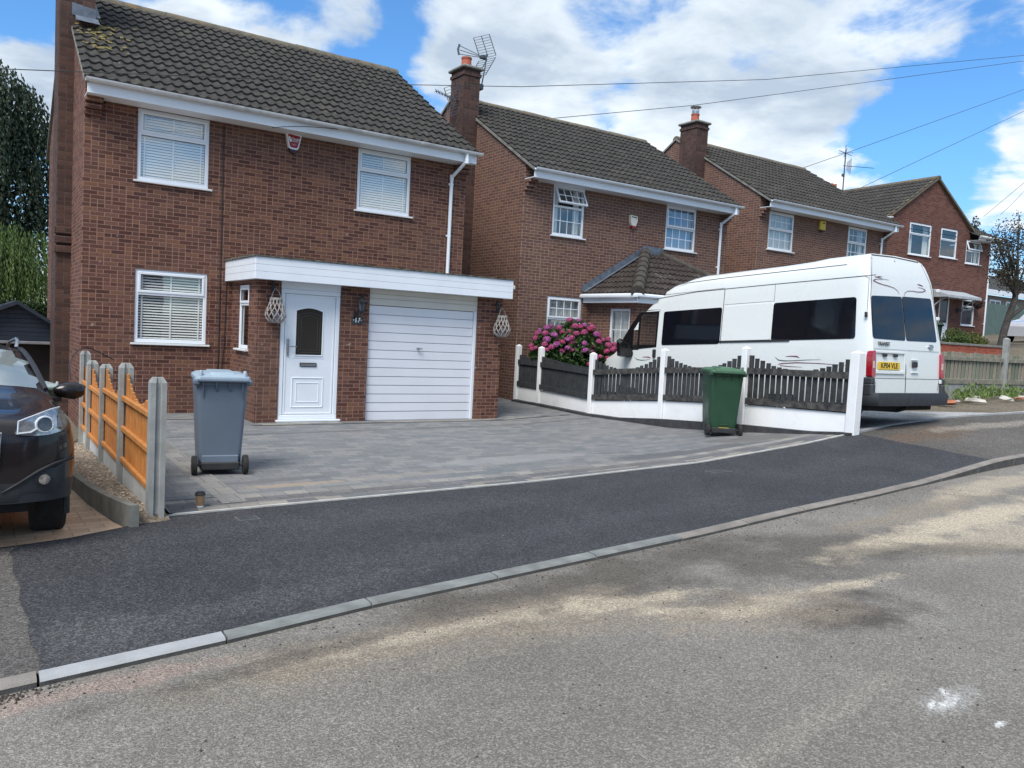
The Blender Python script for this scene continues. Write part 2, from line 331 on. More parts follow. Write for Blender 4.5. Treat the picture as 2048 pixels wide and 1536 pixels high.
# ------------------------------------------------------------------ the lie of the land
ZK = [(-40,-.35),(0,-.1),(2,-.08),(5,-.02),(8,.08),(10.5,.2),(13,.33),(20,.75),(30,1.9),(60,3.2)]
ZR = [(-40,-.2),(0,-.06),(1.2,-.03),(5,.03),(7.5,.12),(9.5,.28),(10.6,.40),(14,.6),(20,.95),(30,2.1),(60,3.4)]
YK = [(-40,3.3),(-5,3.8),(0,4.05),(1.09,4.2),(2,4.36),(3.9,4.53),(6.5,4.77),(8.4,4.9),(10.6,5.0),(11.3,4.99),(13,4.92),(20,4.4),(40,3),(60,2)]
YR = [(-40,6.2),(-.5,6.3),(.15,6.38),(.55,6.53),(1.03,6.73),(1.3,6.92),(5,6.95),(10.6,6.97),(12,7.2),(13.7,7.18),(15.4,6.78),(20,6.2),(40,4.9),(60,4)]
Z10 = [(-40,-.2),(1.2,0),(8,.02),(10,.12),(12,.3),(14,.48),(17,.66),(22,.75),(26,1.2),(30,1.9),(40,2.5),(60,3.6)]
Z14 = [(-40,-.2),(1.2,0),(8,0),(10.1,.1),(12,.08),(16,.15),(18,.65),(25,1.5),(28,1.95),(31,2.15),(40,2.7),(60,3.8)]
Z20 = [(-40,0),(1.2,0),(10,.2),(18,.7),(30,2.1),(50,2.9),(60,3.8)]
def yk(x): return ip(x, YK)
def yr(x): return ip(x, YR)
def zroad(x, y):
    k = yk(x)-y
    return ip(x, ZK)+.03*min(k, 3.6)-.02*max(0, k-3.6)
def H(x, y):
    a, b = yk(x), yr(x)
    if y < a: return zroad(x, y)
    zk = ip(x, ZK)+.025
    if y < b: h = zk+(ip(x, ZR)-zk)*(y-a)/(b-a); return h
    y2 = max(b+1.5, 10)
    rows = [(b, ip(x, ZR)), (y2, ip(x, Z10)), (y2+4.5, ip(x, Z14)), (y2+10, ip(x, Z20))]
    h = ip(y, rows)
    if x < 1.25:
        hl = max(-.45, -.05-.062*(y-6.6)) if y < 30 else -.45
        t = min(1, (1.25-x)/.2); h = h*(1-t)+hl*t
    return h
def sheet(name, x0, x1, ya, yb, mats, dz=0, nx=60, ny=10, z=H, xs=None, mi=0, parent=None, mb=None):
    ya = ya if callable(ya) else (lambda x, c=ya: c); yb = yb if callable(yb) else (lambda x, c=yb: c)
    m = mb or MB()
    def fn(u, v):
        x = x0+(x1-x0)*u; y = ya(x)+(yb(x)-ya(x))*v
        return (x, y, z(x, y)+dz)
    m.grid(fn, nx, ny, mi, False)
    return m if mb else m.build(name, mats, parent)
# ground materials
def ground_mat(name, c1, c2, agg=140, aamt=.35, bump=.5, patches=(), rough=.9, big=.5, bigamt=.5, speck=0, chip=.5):
    m, nt, b = base(name); t = nt.nodes.new('ShaderNodeTexCoord').outputs['Object']
    col = mixc(nt, mapr(nt, ntex(nt, t, big, 6, .62), .3, .7), c1, c2)
    for (x, y, rx, ry, ang, c, amt, edge) in patches:      # stains with a place and shape of their own
        mp = nt.nodes.new('ShaderNodeMapping'); mp.vector_type = 'TEXTURE'; mp.inputs['Location'].default_value = (x, y, 0); mp.inputs['Rotation'].default_value = (0, 0, R(ang)); mp.inputs['Scale'].default_value = (rx, ry, 50)
        nt.links.new(t, mp.inputs[0]); l = nt.nodes.new('ShaderNodeVectorMath'); l.operation = 'LENGTH'; nt.links.new(mp.outputs[0], l.inputs[0])
        d = mth(nt, 'ADD', l.outputs['Value'], mth(nt, 'MULTIPLY', mth(nt, 'SUBTRACT', ntex(nt, t, edge, 7, .68), .5), 2.4))
        col = mixc(nt, mapr(nt, d, .35, 1.15, amt, 0, True), col, c)
    a = ntex(nt, t, agg, 3, .75); a2 = ntex(nt, t, agg*.37, 3, .7)
    tn = mth(nt, 'ADD', mth(nt, 'MULTIPLY', mapr(nt, a, .25, .75), aamt*1.3), mth(nt, 'ADD', mth(nt, 'MULTIPLY', mapr(nt, a2, .3, .7), aamt*.7), 1-aamt))
    col = mixc(nt, 1, col, tone_rgb(nt, tn), 'MULTIPLY')
    vn = nt.nodes.new('ShaderNodeTexVoronoi'); vn.inputs['Scale'].default_value = agg*1.1; nt.links.new(t, vn.inputs['Vector'])
    vs_ = nt.nodes.new('ShaderNodeSeparateColor'); nt.links.new(vn.outputs['Color'], vs_.inputs[0])
    col = mixc(nt, 1, col, tone_rgb(nt, mth(nt, 'ADD', mth(nt, 'MULTIPLY', mth(nt, 'POWER', vs_.outputs[0], 2.2), chip*1.5), 1-chip*.5)), 'MULTIPLY')
    if speck:
        col = mixc(nt, mth(nt, 'MULTIPLY', mapr(nt, vn.outputs['Distance'], .12, .2, 1, 0), mapr(nt, ntex(nt, t, agg*.5, 2), .5, .65, 0, speck)), col, (.5, .48, .44))
    nt.links.new(col, b.inputs['Base Color']); b.inputs['Roughness'].default_value = rough; b.inputs['Specular IOR Level'].default_value = .3
    bn = nt.nodes.new('ShaderNodeBump'); bn.inputs['Strength'].default_value = bump; bn.inputs['Distance'].default_value = .006
    nt.links.new(mth(nt, 'ADD', a, mth(nt, 'MULTIPLY', mapr(nt, vn.outputs['Distance'], 0, .5, 1, 0), .8)), bn.inputs['Height']); nt.links.new(bn.outputs[0], b.inputs['Normal'])
    return m
SAND = (.56,.48,.36); WET = (.095,.083,.072); MUD = (.28,.235,.18)
M['road'] = ground_mat('old_road_asphalt', (.175,.161,.142), (.265,.249,.225), 120, .40, .9, speck=.3, chip=.52, bigamt=.4, patches=[
    (3.4,4.1,2.3,.55,9,(.105,.092,.078),.9,1.3), (5.4,3.8,1.6,.6,2,(.11,.10,.088),.85,1.3), (6.6,3.3,.9,.25,-35,(.10,.09,.08),.6,1.8), (2.0,3.8,1.6,.30,3,MUD,.6,2.2), (2.3,3.82,1.2,.10,2,SAND,.45,5), (3.35,3.66,.75,.15,-8,SAND,.7,5), (3.5,3.4,1.2,.3,-10,MUD,.5,3), (3.72,3.26,.5,.13,-25,SAND,.8,5), (4.15,3.2,.35,.16,10,SAND,.6,5), (4.9,3.17,.6,.10,-5,SAND,.65,4),
    (4.45,2.8,.6,.40,12,WET,.95,2.2), (3.9,3.42,.5,.2,20,WET,.45,3), (4.0,3.1,.9,.4,-5,MUD,.55,3), (2.2,3.6,1.5,.3,5,MUD,.4,3), (7.4,3.75,2.2,.28,3,SAND,.75,2), (7.3,3.2,1.5,.4,-8,SAND,.45,2), (6.3,3.35,.9,.22,-28,WET,.5,2), (7.9,4.25,1.8,.25,4,MUD,.6,2), (9.6,4.5,1.5,.3,3,SAND,.5,2),
    (1.2,3.82,.9,.10,8,WET,.55,4), (.5,3.95,.8,.12,5,(.34,.25,.21),.6,3), (3.69,1.83,.13,.035,10,(.70,.70,.68),.7,26), (3.78,1.90,.06,.02,40,(.74,.74,.72),.9,50), (3.60,1.86,.05,.015,20,(.74,.74,.72),.9,50), (3.67,1.60,.05,.02,0,(.72,.72,.70),.8,50), (3.1,2.05,1.2,.09,8,(.36,.32,.26),.25,3), (3.72,1.84,.28,.10,5,(.5,.5,.48),.35,12), (1.0,3.3,1.6,.16,14,(.20,.185,.17),.45,2)])
M['tarmac'] = ground_mat('new_footway_tarmac', (.040,.041,.046), (.060,.061,.067), 90, .5, 1.0, rough=.78, big=1.2, speck=.2, chip=.8, patches=[(1.6,4.7,1.6,.22,10,(.085,.087,.095),.5,6),(.5,4.5,.4,.4,0,(.10,.10,.10),.5,8),(4,5.3,2.5,.3,5,(.075,.077,.085),.4,3),(3,6.3,2.5,.3,0,(.072,.074,.082),.4,3),(9,6,1.5,.3,0,(.07,.07,.076),.4,3)])
M['oldpave'] = ground_mat('old_footway_asphalt', (.085,.08,.075), (.14,.13,.12), 85, .85, .9, speck=.3, patches=[(12.0,6.55,1.5,.42,3,(.13,.095,.07),.85,2),(13.6,6.5,1.6,.22,-8,(.32,.29,.25),.6,2)])
M['drive2'] = ground_mat('pale_driveway_surface', (.32,.325,.33), (.40,.405,.41), 60, .35, .4, rough=.85, patches=[(13.5,7.6,1.0,.3,20,(.12,.12,.12),.5,2)])
M['soil'] = ground_mat('soil', (.10,.085,.06), (.18,.15,.11), 40, .6, 1.0, patches=[])
M['gravel'] = ground_mat('gravel_soil', (.13,.10,.075), (.25,.20,.15), 30, .7, 1.0, speck=.5)
pav = dict(half=0, bump=.3, rough=.8, wamt=.35)
M['paver'] = brick_mat('block_paving', [lin(117,118,121), lin(125,125,126), lin(108,112,114), lin(120,121,122), lin(113,116,119), lin(129,129,128)], lin(91,91,94), bw=.21, bh=.14, mw=.006, jit=.37, seed=21, weather=lin(118,116,114), patches=[(8.3,7.55,1.9,.30,-5,lin(91,91,94),.8,2.2),(9.6,7.9,.9,.35,-20,lin(100,97,95),.7,3),(7.0,8.2,.5,.08,-15,lin(94,93,95),.6,5),(2.6,7.75,.6,.10,0,lin(159,143,124),.6,5),(3.8,7.8,.9,.15,0,lin(149,142,132),.4,5),(2.4,8.0,.8,.1,0,lin(94,92,94),.5,4),(5.6,8.3,1.5,.3,0,lin(150,149,150),.4,3)], **pav)
M['paverl'] = brick_mat('pale_block_paving', [lin(130,128,125), lin(110,111,114), lin(143,139,132), lin(99,100,104), lin(134,130,124), lin(104,106,108)], lin(75,76,78), bw=.26, bh=.165, mw=.006, seed=25, weather=lin(117,115,110), **pav)
M['paverp'] = brick_mat('pale_band_paving', [lin(137,135,132), lin(128,127,125), lin(143,140,135), lin(123,121,119)], lin(81,80,78), bw=.22, bh=.3, mw=.006, seed=28, weather=lin(117,115,110), **pav)
M['paverd'] = brick_mat('charcoal_block_paving', [lin(106,106,108), lin(98,99,101), lin(114,113,114), lin(102,101,103)], lin(60,60,62), bw=.21, bh=.16, mw=.006, seed=31, weather=lin(110,104,96), **pav)
M['sandp'] = brick_mat('buff_printed_concrete', [lin(206,172,142), lin(212,180,150), lin(200,166,138), lin(216,184,154)], lin(168,138,114), bw=.24, bh=.14, mw=.008, seed=34, half=.15, bump=.25, rough=.8, wamt=.3, weather=lin(176,148,124))
# base ground reaching the horizon
def hb(x, y): return H(max(-39, min(59, x)), max(-12, min(34, y)))
g = MB()
def axis(a, b, lo, hi, st):
    v = []; x = lo
    while x < hi+1e-6: v.append(x); x += st
    return sorted(set([a, a/3, lo-20, lo-6]+v+[hi+6, hi+20, b/3, b]))
xs = axis(-900, 900, -8, 40, .5); ys = axis(-900, 900, -6, 30, .5)
g.add([(x, y, hb(x, y)-.07) for y in ys for x in xs], [(j*len(xs)+i, j*len(xs)+i+1, (j+1)*len(xs)+i+1, (j+1)*len(xs)+i) for j in range(len(ys)-1) for i in range(len(xs)-1)], 0, True)
tag(g.build('ground', M['soil'], split=0), kind='structure')
tag(sheet('road', -40, 60, lambda x: yk(x)-9.5, lambda x: yk(x)-.0, M['road'], 0, 200, 24, z=zroad), kind='structure')
def tl(y): return .16+.03*(6.4-y)          # left edge of the new tarmac
# footway: old asphalt left and right, new tarmac between
mb = MB()
def pv(x0f, x1f, dz, nx, ny, mi):
    def fn(u, v):
        a, b = x0f(v), x1f(v); x = a+(b-a)*u; y = yk(x)+.10+(yr(x)-yk(x)-.10)*v
        return (x, y, H(x, y)+dz)
    mb.grid(fn, nx, ny, mi, False)
def opv(u, v):
    x = -40+100*u; y = yk(x)+.09+(yr(x)+.06-yk(x)-.09)*v
    return (x, y, H(x, min(y, yr(x)))-.001)
mb.grid(opv, 400, 12, 0, False)
tag(mb.build('old_pavement', M['oldpave']), kind='structure')
mb = MB(); pv(lambda v: .255-.06*v+.012*sin(v*23), lambda v: 11.12-.4*v+.02*sin(v*17), .004, 80, 12, 0)
tag(mb.build('pavement', M['tarmac']), kind='structure')
# kerb stones in a row
M['kerbn'] = mat('new_kerb_concrete', (.19,.20,.195), .85, .25, 6, .4, 120, dirt=.55)
M['kerbw'] = mat('dusty_kerb_concrete', (.33,.34,.35), .85, .15, 5, .3, 120)
M['kerbo'] = mat('old_kerb_concrete', (.22,.20,.18), .9, .2, 5, .5, 120, dirt=.3)
mb = MB(); x = -18.0
import bisect
joints = [-.67, .245, 1.10, 1.98, 2.93, 3.85, 4.83]
while joints[0] > -20: joints.insert(0, joints[0]-.915)
while joints[-1] < 45: joints.append(joints[-1]+.905)
for a, b in zip(joints, joints[1:]):
    mid = (a+b)/2; k = 0 if .2 < mid < 4.8 else 2
    if .2 < mid < 1.1: k = 1
    jz = random.uniform(-.003, .003)
    n = 4
    for i in range(n):
        xa = a+.006+(b-a-.012)*i/n; xb = a+.006+(b-a-.012)*(i+1)/n
        V = []
        for xx in (xa, xb):
            y0 = yk(xx); z0 = ip(xx, ZK); up = .034 if xx < 9 else min(.11, .034+(xx-9)*.04)
            V += [(xx, y0-.006, z0-.12), (xx, y0, z0+up-.012+jz), (xx, y0+.012, z0+up+jz), (xx, y0+.098, z0+up+.003+jz), (xx, y0+.098, z0-.12)]
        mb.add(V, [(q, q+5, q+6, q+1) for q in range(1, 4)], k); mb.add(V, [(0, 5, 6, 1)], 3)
        if i == 0: mb.add(V[:5], [(0,1,2,3,4)], k)
        if i == n-1: mb.add(V[5:], [(4,3,2,1,0)], k)
tag(mb.build('kerb', [M['kerbn'], M['kerbw'], M['kerbo'], mat('shaded_kerb_face', (.07,.07,.068), .9, .3, 9, .4, 100)]), kind='structure')  # front face coloured dark to stand in for the shadow line under the kerb
# driveway of the near house: field, bands, edging
DX0, DX1 = 1.32, 10.62
def dxr(y): return 10.62 if y < 6.95 else ip(y, [(6.95,10.52),(8.65,10.12),(10.3,10.0),(12.1,9.85),(15,10.05)])
def strip(mb, ya, yb, dz, mi, x0=1.95, nx=70, ny=2):
    def fn(u, v):
        y = 7; xa = x0; xb = 10.55
        x = xa+(xb-xa)*u; o = yr(x); y = o+(ya+(yb-ya)*v)
        xm = dxr(y)-.02
        if x > xm: x = xm
        return (x, y, H(x, y)+dz)
    mb.grid(fn, nx, ny, mi, False)
mb = MB()
def fld(u, v):
    y = 7.0+v*(16-7.0); xa = 1.34; xb = dxr(y)-.01; x = xa+(xb-xa)*u; return (x, y, H(x, y)+.004)
mb.grid(fld, 50, 44, 0, False)
strip(mb, .045, .20, .008, 1, 1.36); strip(mb, .20, .38, .0085, 2, 1.36); strip(mb, .38, .53, .008, 3, 1.36); strip(mb, .028, .045, .0082, 4, 1.36)
def band(x0, x1, y0, y1, mi, dz=.012, sk=0):
    def fn(u, v):
        y = y0+(y1-y0)*v; x = x0+(x1-x0)*u+sk*(y-y0); return (x, y, H(x, y)+dz)
    mb.grid(fn, 2, 20, mi, False)
band(1.36, 1.80, 7.42, 13.2, 0); band(1.80, 2.02, 7.15, 13.2, 3, .0125)
def cross(xa, xb, ya, yb, w, mi, dz=.012):
    def fn(u, v):
        x = xa+(xb-xa)*u; y = ya+(yb-ya)*u+w*v; return (x, y, H(x, y)+dz)
    mb.grid(fn, 30, 1, mi, False)
cross(3.5, 9.6, 12.22, 12.30, .17, 1, .013); cross(1.5, 3.5, 13.2, 13.2, .2, 1)
mb2 = mb
tag(mb.build('driveway', [M['paver'], M['paverl'], M['paverd'], M['paverp'], M['black']]), kind='structure')
mb = MB(); cr = lambda a, b: None
def chan(u, v):
    x = 1.4+(9.75-1.4)*u; y = 11.12+(11.72-11.12)*u+.022*v; return (x, y, H(x, y)+.0165)
mb.grid(chan, 40, 1, 0, False); tag(mb.build('drain_channel', M['black']), kind='structure')
# thin pale edging between drive and footway
mb = MB(); n = 60
for i in range(n):
    xa = 1.06+(10.6-1.06)*i/n; xb = 1.06+(10.6-1.06)*(i+1)/n
    V = [(x, yr(x)+dy, H(x, yr(x))+dz) for x in (xa, xb) for dy, dz in ((-.012,-.03),(-.012,.016),(.018,.016),(.018,-.03))]
    mb.add(V, [(0,1,5,4),(1,2,6,5),(2,3,7,6)])
tag(mb.build('path_edging', mat('pale_edging_concrete', (.46,.45,.42), .9, .2, 9, .3, 80)), kind='structure')
# charcoal block edging along the foot of the white fence
FP = [(10.10,14.95),(10.12,14.1),(9.92,12.1),(10.10,10.35),(10.22,8.65),(10.62,6.96)]     # fence posts
FZ = [.14,.13,.09,.25,.36,.40]
def fpx(y): return ip(-y, [(-b, a) for a, b in FP])
def fpz(y): return ip(-y, [(-b, z) for (a, b), z in zip(FP, FZ)])
mb = MB(); y = 14.9
while y > 7.05:
    y2 = y-.2; xa, xb = fpx(y)-.05, fpx(y2)-.05
    za, zb = max(H(xa-.14, y)+.05, fpz(y)-.01), max(H(xb-.14, y2)+.05, fpz(y2)-.01)
    V = [(xa-.12, y, H(xa, y)-.05), (xa+.03, y, H(xa, y)-.05), (xa+.03, y, za), (xa-.12, y, za), (xb-.12, y2+.006, H(xb, y2)-.05), (xb+.03, y2+.006, H(xb, y2)-.05), (xb+.03, y2+.006, zb), (xb-.12, y2+.006, zb)]
    mb.add(V, [(0,1,2,3),(7,6,5,4),(3,2,6,7),(0,3,7,4),(1,5,6,2)]); y = y2
tag(mb.build('driveway_edging', mat('charcoal_edging_block', (.035,.036,.04), .8, .3, 8, .3, 60, dirt=.4)), kind='structure')
# van driveway, right of the white fence
mb = MB()
def d2(u, v):
    y = 7.1+(14.9-7.1)*v; xa = fpx(y)+.05; xb = 13.8+max(0, 8.7-y)*.68; x = xa+(xb-xa)*u; y = max(y, yr(x)+.02) if v < .001 else y
    return (x, y, H(x, y)+.006)
mb.grid(d2, 20, 30, 0, False)
tag(mb.build('side_driveway', M['drive2']), kind='structure')
mb = MB()
for i in range(40):
    xa = 10.8+(22-10.8)*i/40; xb = 10.8+(22-10.8)*(i+1)/40
    V = [(x, yr(x)+dy, H(x, yr(x))+dz) for x in (xa, xb) for dy, dz in ((-.03,-.03),(-.03,.02),(.05,.02),(.05,-.03))]
    mb.add(V, [(0,1,5,4),(1,2,6,5),(2,3,7,6)])
tag(mb.build('driveway_kerb', M['kerbw']), kind='structure')
# neighbour's drive on the left, gravel strip
mb = MB()
def nd(u, v):
    x = -7+(1.0+7)*u; y = yr(x)+.004+(14-yr(x))*v; xm = ip(y, [(6.6,1.0),(7.0,.93),(8.0,.86),(9.5,.82),(11,.85),(14,.9)])
    x = min(x, xm); return (x, y, H(min(x, 1.0), y)+.004)
mb.grid(nd, 24, 20, 0, False); tag(mb.build('neighbour_driveway', M['sandp']), kind='structure')
mb = MB()
def gs(u, v):
    y = 6.76+(12.4-6.76)*v; xa = ip(y, [(6.6,1.03),(7.0,.98),(8.0,.91),(9.5,.87),(11,.9),(14,.95)]); x = xa+(1.3-xa)*u
    hl = H(.9, y)+.13
    if v == 0: return (x, y-.05, H(x, 6.7)-.03)
    return (x, y, hl+(H(1.3, y)+.0-hl)*u*.7+.015*noise.noise(Vector((x*6, y*6, 0))))
mb.grid(gs, 8, 90, 0, False)
o = tag(mb.build('gravel_strip', M['gravel'], split=0), kind='structure')
mb = MB()
for i in range(900):
    y = random.uniform(6.8, 12); xa = ip(y, [(6.6,1.03),(7.0,.98),(8.0,.91),(9.5,.87),(14,.92)]); x = random.uniform(xa+.01, 1.22); r = random.uniform(.006, .02)
    u = (x-xa)/(1.3-xa); hl = H(.9, y)+.13; z = hl+(H(1.3, y)-hl)*u*.7+.006
    a = random.random()*6; V = [(x+r*cos(a+k*2.1)*random.uniform(.7,1.2), y+r*sin(a+k*2.1), z-.004) for k in range(3)]+[(x, y, z+r*.7)]
    mb.add(V, [(0,1,3),(1,2,3),(2,0,3)])
tag(mb.build('gravel', mat('pebbles', (.36,.30,.24), .9, .5, 14)), kind='stuff')
# ------------------------------------------------------------------ building kit
def T_front(y0=0): return Matrix.Translation((0, y0, 0))
def T_left(x0, yb): # plane facing -X ; local a runs toward -Y (left to right as seen), starting at y=yb ; local depth d -> +X
    return Matrix(((0, 1, 0, x0), (-1, 0, 0, yb), (0, 0, 1, 0), (0, 0, 0, 1)))
def wall_holes(mb, x0, x1, z0, z1, holes, T, rev=.11, mi=0):
    xs = sorted({x0, x1}|{h[0] for h in holes}|{h[2] for h in holes}); zs = sorted({z0, z1}|{h[1] for h in holes}|{h[3] for h in holes})
    old = mb.M; mb.M = T
    for a, b in zip(xs, xs[1:]):
        for c, d in zip(zs, zs[1:]):
            mx, mz = (a+b)/2, (c+d)/2
            if any(h[0] < mx < h[2] and h[1] < mz < h[3] for h in holes): continue
            mb.add([(a,0,c),(b,0,c),(b,0,d),(a,0,d)], [(0,1,2,3)], mi)
    for a, c, b, d in holes:
        mb.add([(a,0,c),(b,0,c),(b,0,d),(a,0,d),(a,rev,c),(b,rev,c),(b,rev,d),(a,rev,d)], [(0,4,5,1),(1,5,6,2),(2,6,7,3),(3,7,4,0)], mi)
    mb.M = old
def frame_rect(mb, x0, z0, x1, z1, w, y0, y1, c=.006, wb=None):
    wb = wb or w
    mb.box(x0, y0, z0, x1, y1, z0+wb, 0, c); mb.box(x0, y0, z1-w, x1, y1, z1, 0, c)
    mb.box(x0, y0+.001, z0+wb-.002, x0+w, y1, z1-w+.002, 0, c); mb.box(x1-w, y0+.001, z0+wb-.002, x1, y1, z1-w+.002, 0, c)
M['gasket'] = mat('grey_gasket', (.05,.052,.06), .7)
def window(par, x0, z0, x1, z1, T, transom=.36, bars=None, inside='blind', openv=0, insidetop=None, sill=True, bar_top=False, cmat='curtain', name='window'):
    """white plastic window with a top-hung light above a fixed pane; z0 is the underside of the sill"""
    zs = z0+.035 if sill else z0; fw = .058
    mb = MB(T); frame_rect(mb, x0+.002, zs, x1-.002, z1-.002, fw, .02, .085)
    w, h = x1-x0, z1-zs; zt = z1-h*transom if transom else None
    if zt: mb.box(x0+fw-.003, .021, zt-.026, x1-fw+.003, .084, zt+.026, 0, .005)
    def gbars(mb, xa, za, xb, zb, nx, nz, y):
        for i in range(1, nx): q = xa+(xb-xa)*i/nx; mb.box(q-.009, y-.006, za, q+.009, y+.006, zb)
        for i in range(1, nz): q = za+(zb-za)*i/nz; mb.box(xa, y-.005, q-.009, xb, y+.005, q+.009)
    lowtop = zt-.026 if zt else z1-fw
    if bars: gbars(mb, x0+fw, zs+fw, x1-fw, lowtop, bars[0], bars[1], .055)
    wo = mb.build(name, M['upvc'], par)
    g = MB(T); g.add([(x0+fw-.004, .055, zs+fw-.004), (x1-fw+.004, .055, zs+fw-.004), (x1-fw+.004, .055, lowtop+.004), (x0+fw-.004, .055, lowtop+.004)], [(0,1,2,3)]); g.build('pane', M['glass'], wo)
    g = MB(T); frame_rect(g, x0+fw-.002, zs+fw-.002, x1-fw+.002, lowtop+.002, .008, .046, .054, 0); g.build('gasket', M['gasket'], wo)
    if zt:   # top light in its own sash
        mb = MB(); a, b = x0+fw-.012, x1-fw+.012; c, d = zt+.012, z1-fw+.014
        frame_rect(mb, a, c-d, b, 0, .042, -.022, .03)
        if bars: gbars(mb, a+.04, c-d+.04, b-.04, -.04, bars[0], bars[2], 0)
        mb.M = None; TT = T @ Matrix.Translation((0, .028, d)) @ Matrix.Rotation(-R(openv), 4, 'X')
        mb.v = [tuple(TT @ Vector(p)) for p in mb.v]; so_ = mb.build('top_sash', M['upvc'], wo)
        g = MB(TT); g.add([(a+.038, 0, c-d+.038), (b-.038, 0, c-d+.038), (b-.038, 0, -.038), (a+.038, 0, -.038)], [(0,1,2,3)]); g.build('pane', M['glass'], wo)
        g = MB(TT); frame_rect(g, a+.04, c-d+.04, b-.04, -.04, .008, -.012, -.004, 0); g.build('gasket', M['gasket'], wo)
    if sill:
        s = MB(T); s.box(x0-.05, -.055, z0, x1+.05, .03, z0+.03, 0, .004); s.build('sill', M['sill'], wo)
    bt = z1-fw
    if inside.startswith('blind'):
        s = MB(T); z = zs+fw+.02; q_ = .62 if inside == 'blind_open' else 1
        while z < bt-.01:
            s.add([(x0+fw-.01, .084, z-.020*q_), (x1-fw+.01, .084, z-.020*q_), (x1-fw+.01, .098, z+.019*q_), (x0+fw-.01, .098, z+.019*q_)], [(0,1,2,3)]); z += .044
        for q in (.06, .5, .94):
            xx = x0+fw+(w-2*fw)*q; s.box(xx-.012, .078, zs+fw, xx+.012, .081, bt)
        s.build('blind', M['blind'], wo)
    elif inside == 'curtain':
        s = MB(T)
        def cf(a, b):
            def fn(u, v): xx = a+(b-a)*u; return (xx, .15+.02*sin(xx*55)+.006*sin(xx*140), zs+fw-.03+(bt-zs-fw+.04)*v)
            s.grid(fn, 90, 1)
        cf(x0+.03, x1-.03); s.build('curtain', M[cmat], wo, split=0)
    elif inside == 'drapes':
        s = MB(T)
        for a, b in ((x0+.03, x0+w*.28), (x1-w*.25, x1-.03)):
            def fn(u, v, a=a, b=b): xx = a+(b-a)*u; return (xx, .15+.02*sin(xx*60), zs+fw-.03+(bt-zs-fw+.04)*v)
            s.grid(fn, 40, 1)
        s.build('curtain', M[cmat], wo, split=0)
    s = MB(T); s.box(x0-.02, .32, z0-.02, x1+.02, .34, z1+.02); s.build('room', M['dark'], wo)
    return wo
def rollp(u):      # profile of a double-roll tile across the slope, period .165
    t = (u/.165) % 1.0
    return .027*sin(pi*min(1, t/.56)) if t < .56 else -.005*sin(pi*(t-.56)/.44)
def tiles(mb, O, U, V, x0f, x1f, L, gauge=.33, mi=0, step=.0206, jag=.006, period=.165):
    """courses of rolled tiles; O origin, U along eaves, V up the slope"""
    O, U, V = Vector(O), Vector(U).normalized(), Vector(V).normalized(); Nn = U.cross(V); nrow = int(math.ceil(L/gauge))
    for j in range(nrow):
        s0, s1 = j*gauge, min(L, (j+1)*gauge+.02)
        a = min(x0f(s0), x0f(s1)) if callable(x0f) else x0f; b = max(x1f(s0), x1f(s1)) if callable(x1f) else x1f
        n = max(2, int(round((b-a)/step))); vs = []
        for i in range(n+1):
            x = a+(b-a)*i/n; tl_ = int(x//(2*period)); rnd = random.Random(tl_*131+j*17+mi).uniform(-1, 1)*jag
            p = rollp(x*(.165/period)); pts = []
            for s, off in ((s0-.004, .004+p*.5), (s0, .038+p+rnd*.6), (s1, .004+p)):
                xa, xb = (x0f(s) if callable(x0f) else x0f), (x1f(s) if callable(x1f) else x1f)
                xx = max(xa, min(xb, x)); ss = s+(rnd if s < s1-.01 else 0)
                pts.append(O+U*xx+V*ss+Nn*off)
            vs += pts
        fs = []; 
        for i in range(n):
            k = i*3; fs += [(k, k+3, k+4, k+1), (k+1, k+4, k+5, k+2)]
        mb.add(vs, fs, mi, True)
def gutter(par, x0, x1, y, z, matn='upvcd', joints=()):
    mb = MB(); n = 8; pr = [(y+.055*cos(pi+pi*k/n), z+.0+.055*sin(pi+pi*k/n)) for k in range(n+1)]; pr2 = [(y+.049*cos(pi+pi*k/n), z+.049*sin(pi+pi*k/n)) for k in range(n+1)]
    poly = pr+pr2[::-1]; mb.prism(poly, x0, x1, 'x', 0, True)
    for j in joints:
        pj = [(y+.062*cos(pi+pi*k/n), z+.062*sin(pi+pi*k/n)) for k in range(n+1)]+[(y+.05*cos(-pi*k/n), z+.05*sin(-pi*k/n)) for k in range(n+1)]
        mb.prism(pj, j-.03, j+.03, 'x', 0)
    return mb.build('gutter', M[matn], par)
def downpipe(par, x, yw, ye, ztop, zbot, off=.12, matn='upvc'):
    mb = MB(); p = [(x+off, ye, ztop), (x+off, ye, ztop-.14), (x, yw-.05, ztop-.42), (x, yw-.05, zbot)]
    mb.tube(p[:2], .034, 10); mb.tube([p[1], p[2]], .032, 10); mb.tube(p[2:], .034, 10)
    for q in (p[1], p[2]): mb.tube([(q[0], q[1], q[2]+.05), (q[0], q[1], q[2]-.05)], .039, 10)
    z = ztop-.55
    while z > zbot: mb.box(x-.045, yw-.055, z-.02, x+.045, yw+.003, z+.02, 0, .004); z -= 1.0
    return mb.build('downpipe', M[matn], par)
def corbel(mb, x0, y, z, n=3, w=.24, d=.09, flip=1):
    for k in range(n): mb.box(x0, y-.06-.075*(n-1-k)+0, z-.085*(k+1)+.006, x0+w*(1-.0*k), y+.01, z-.085*k-.006, 0, .006)
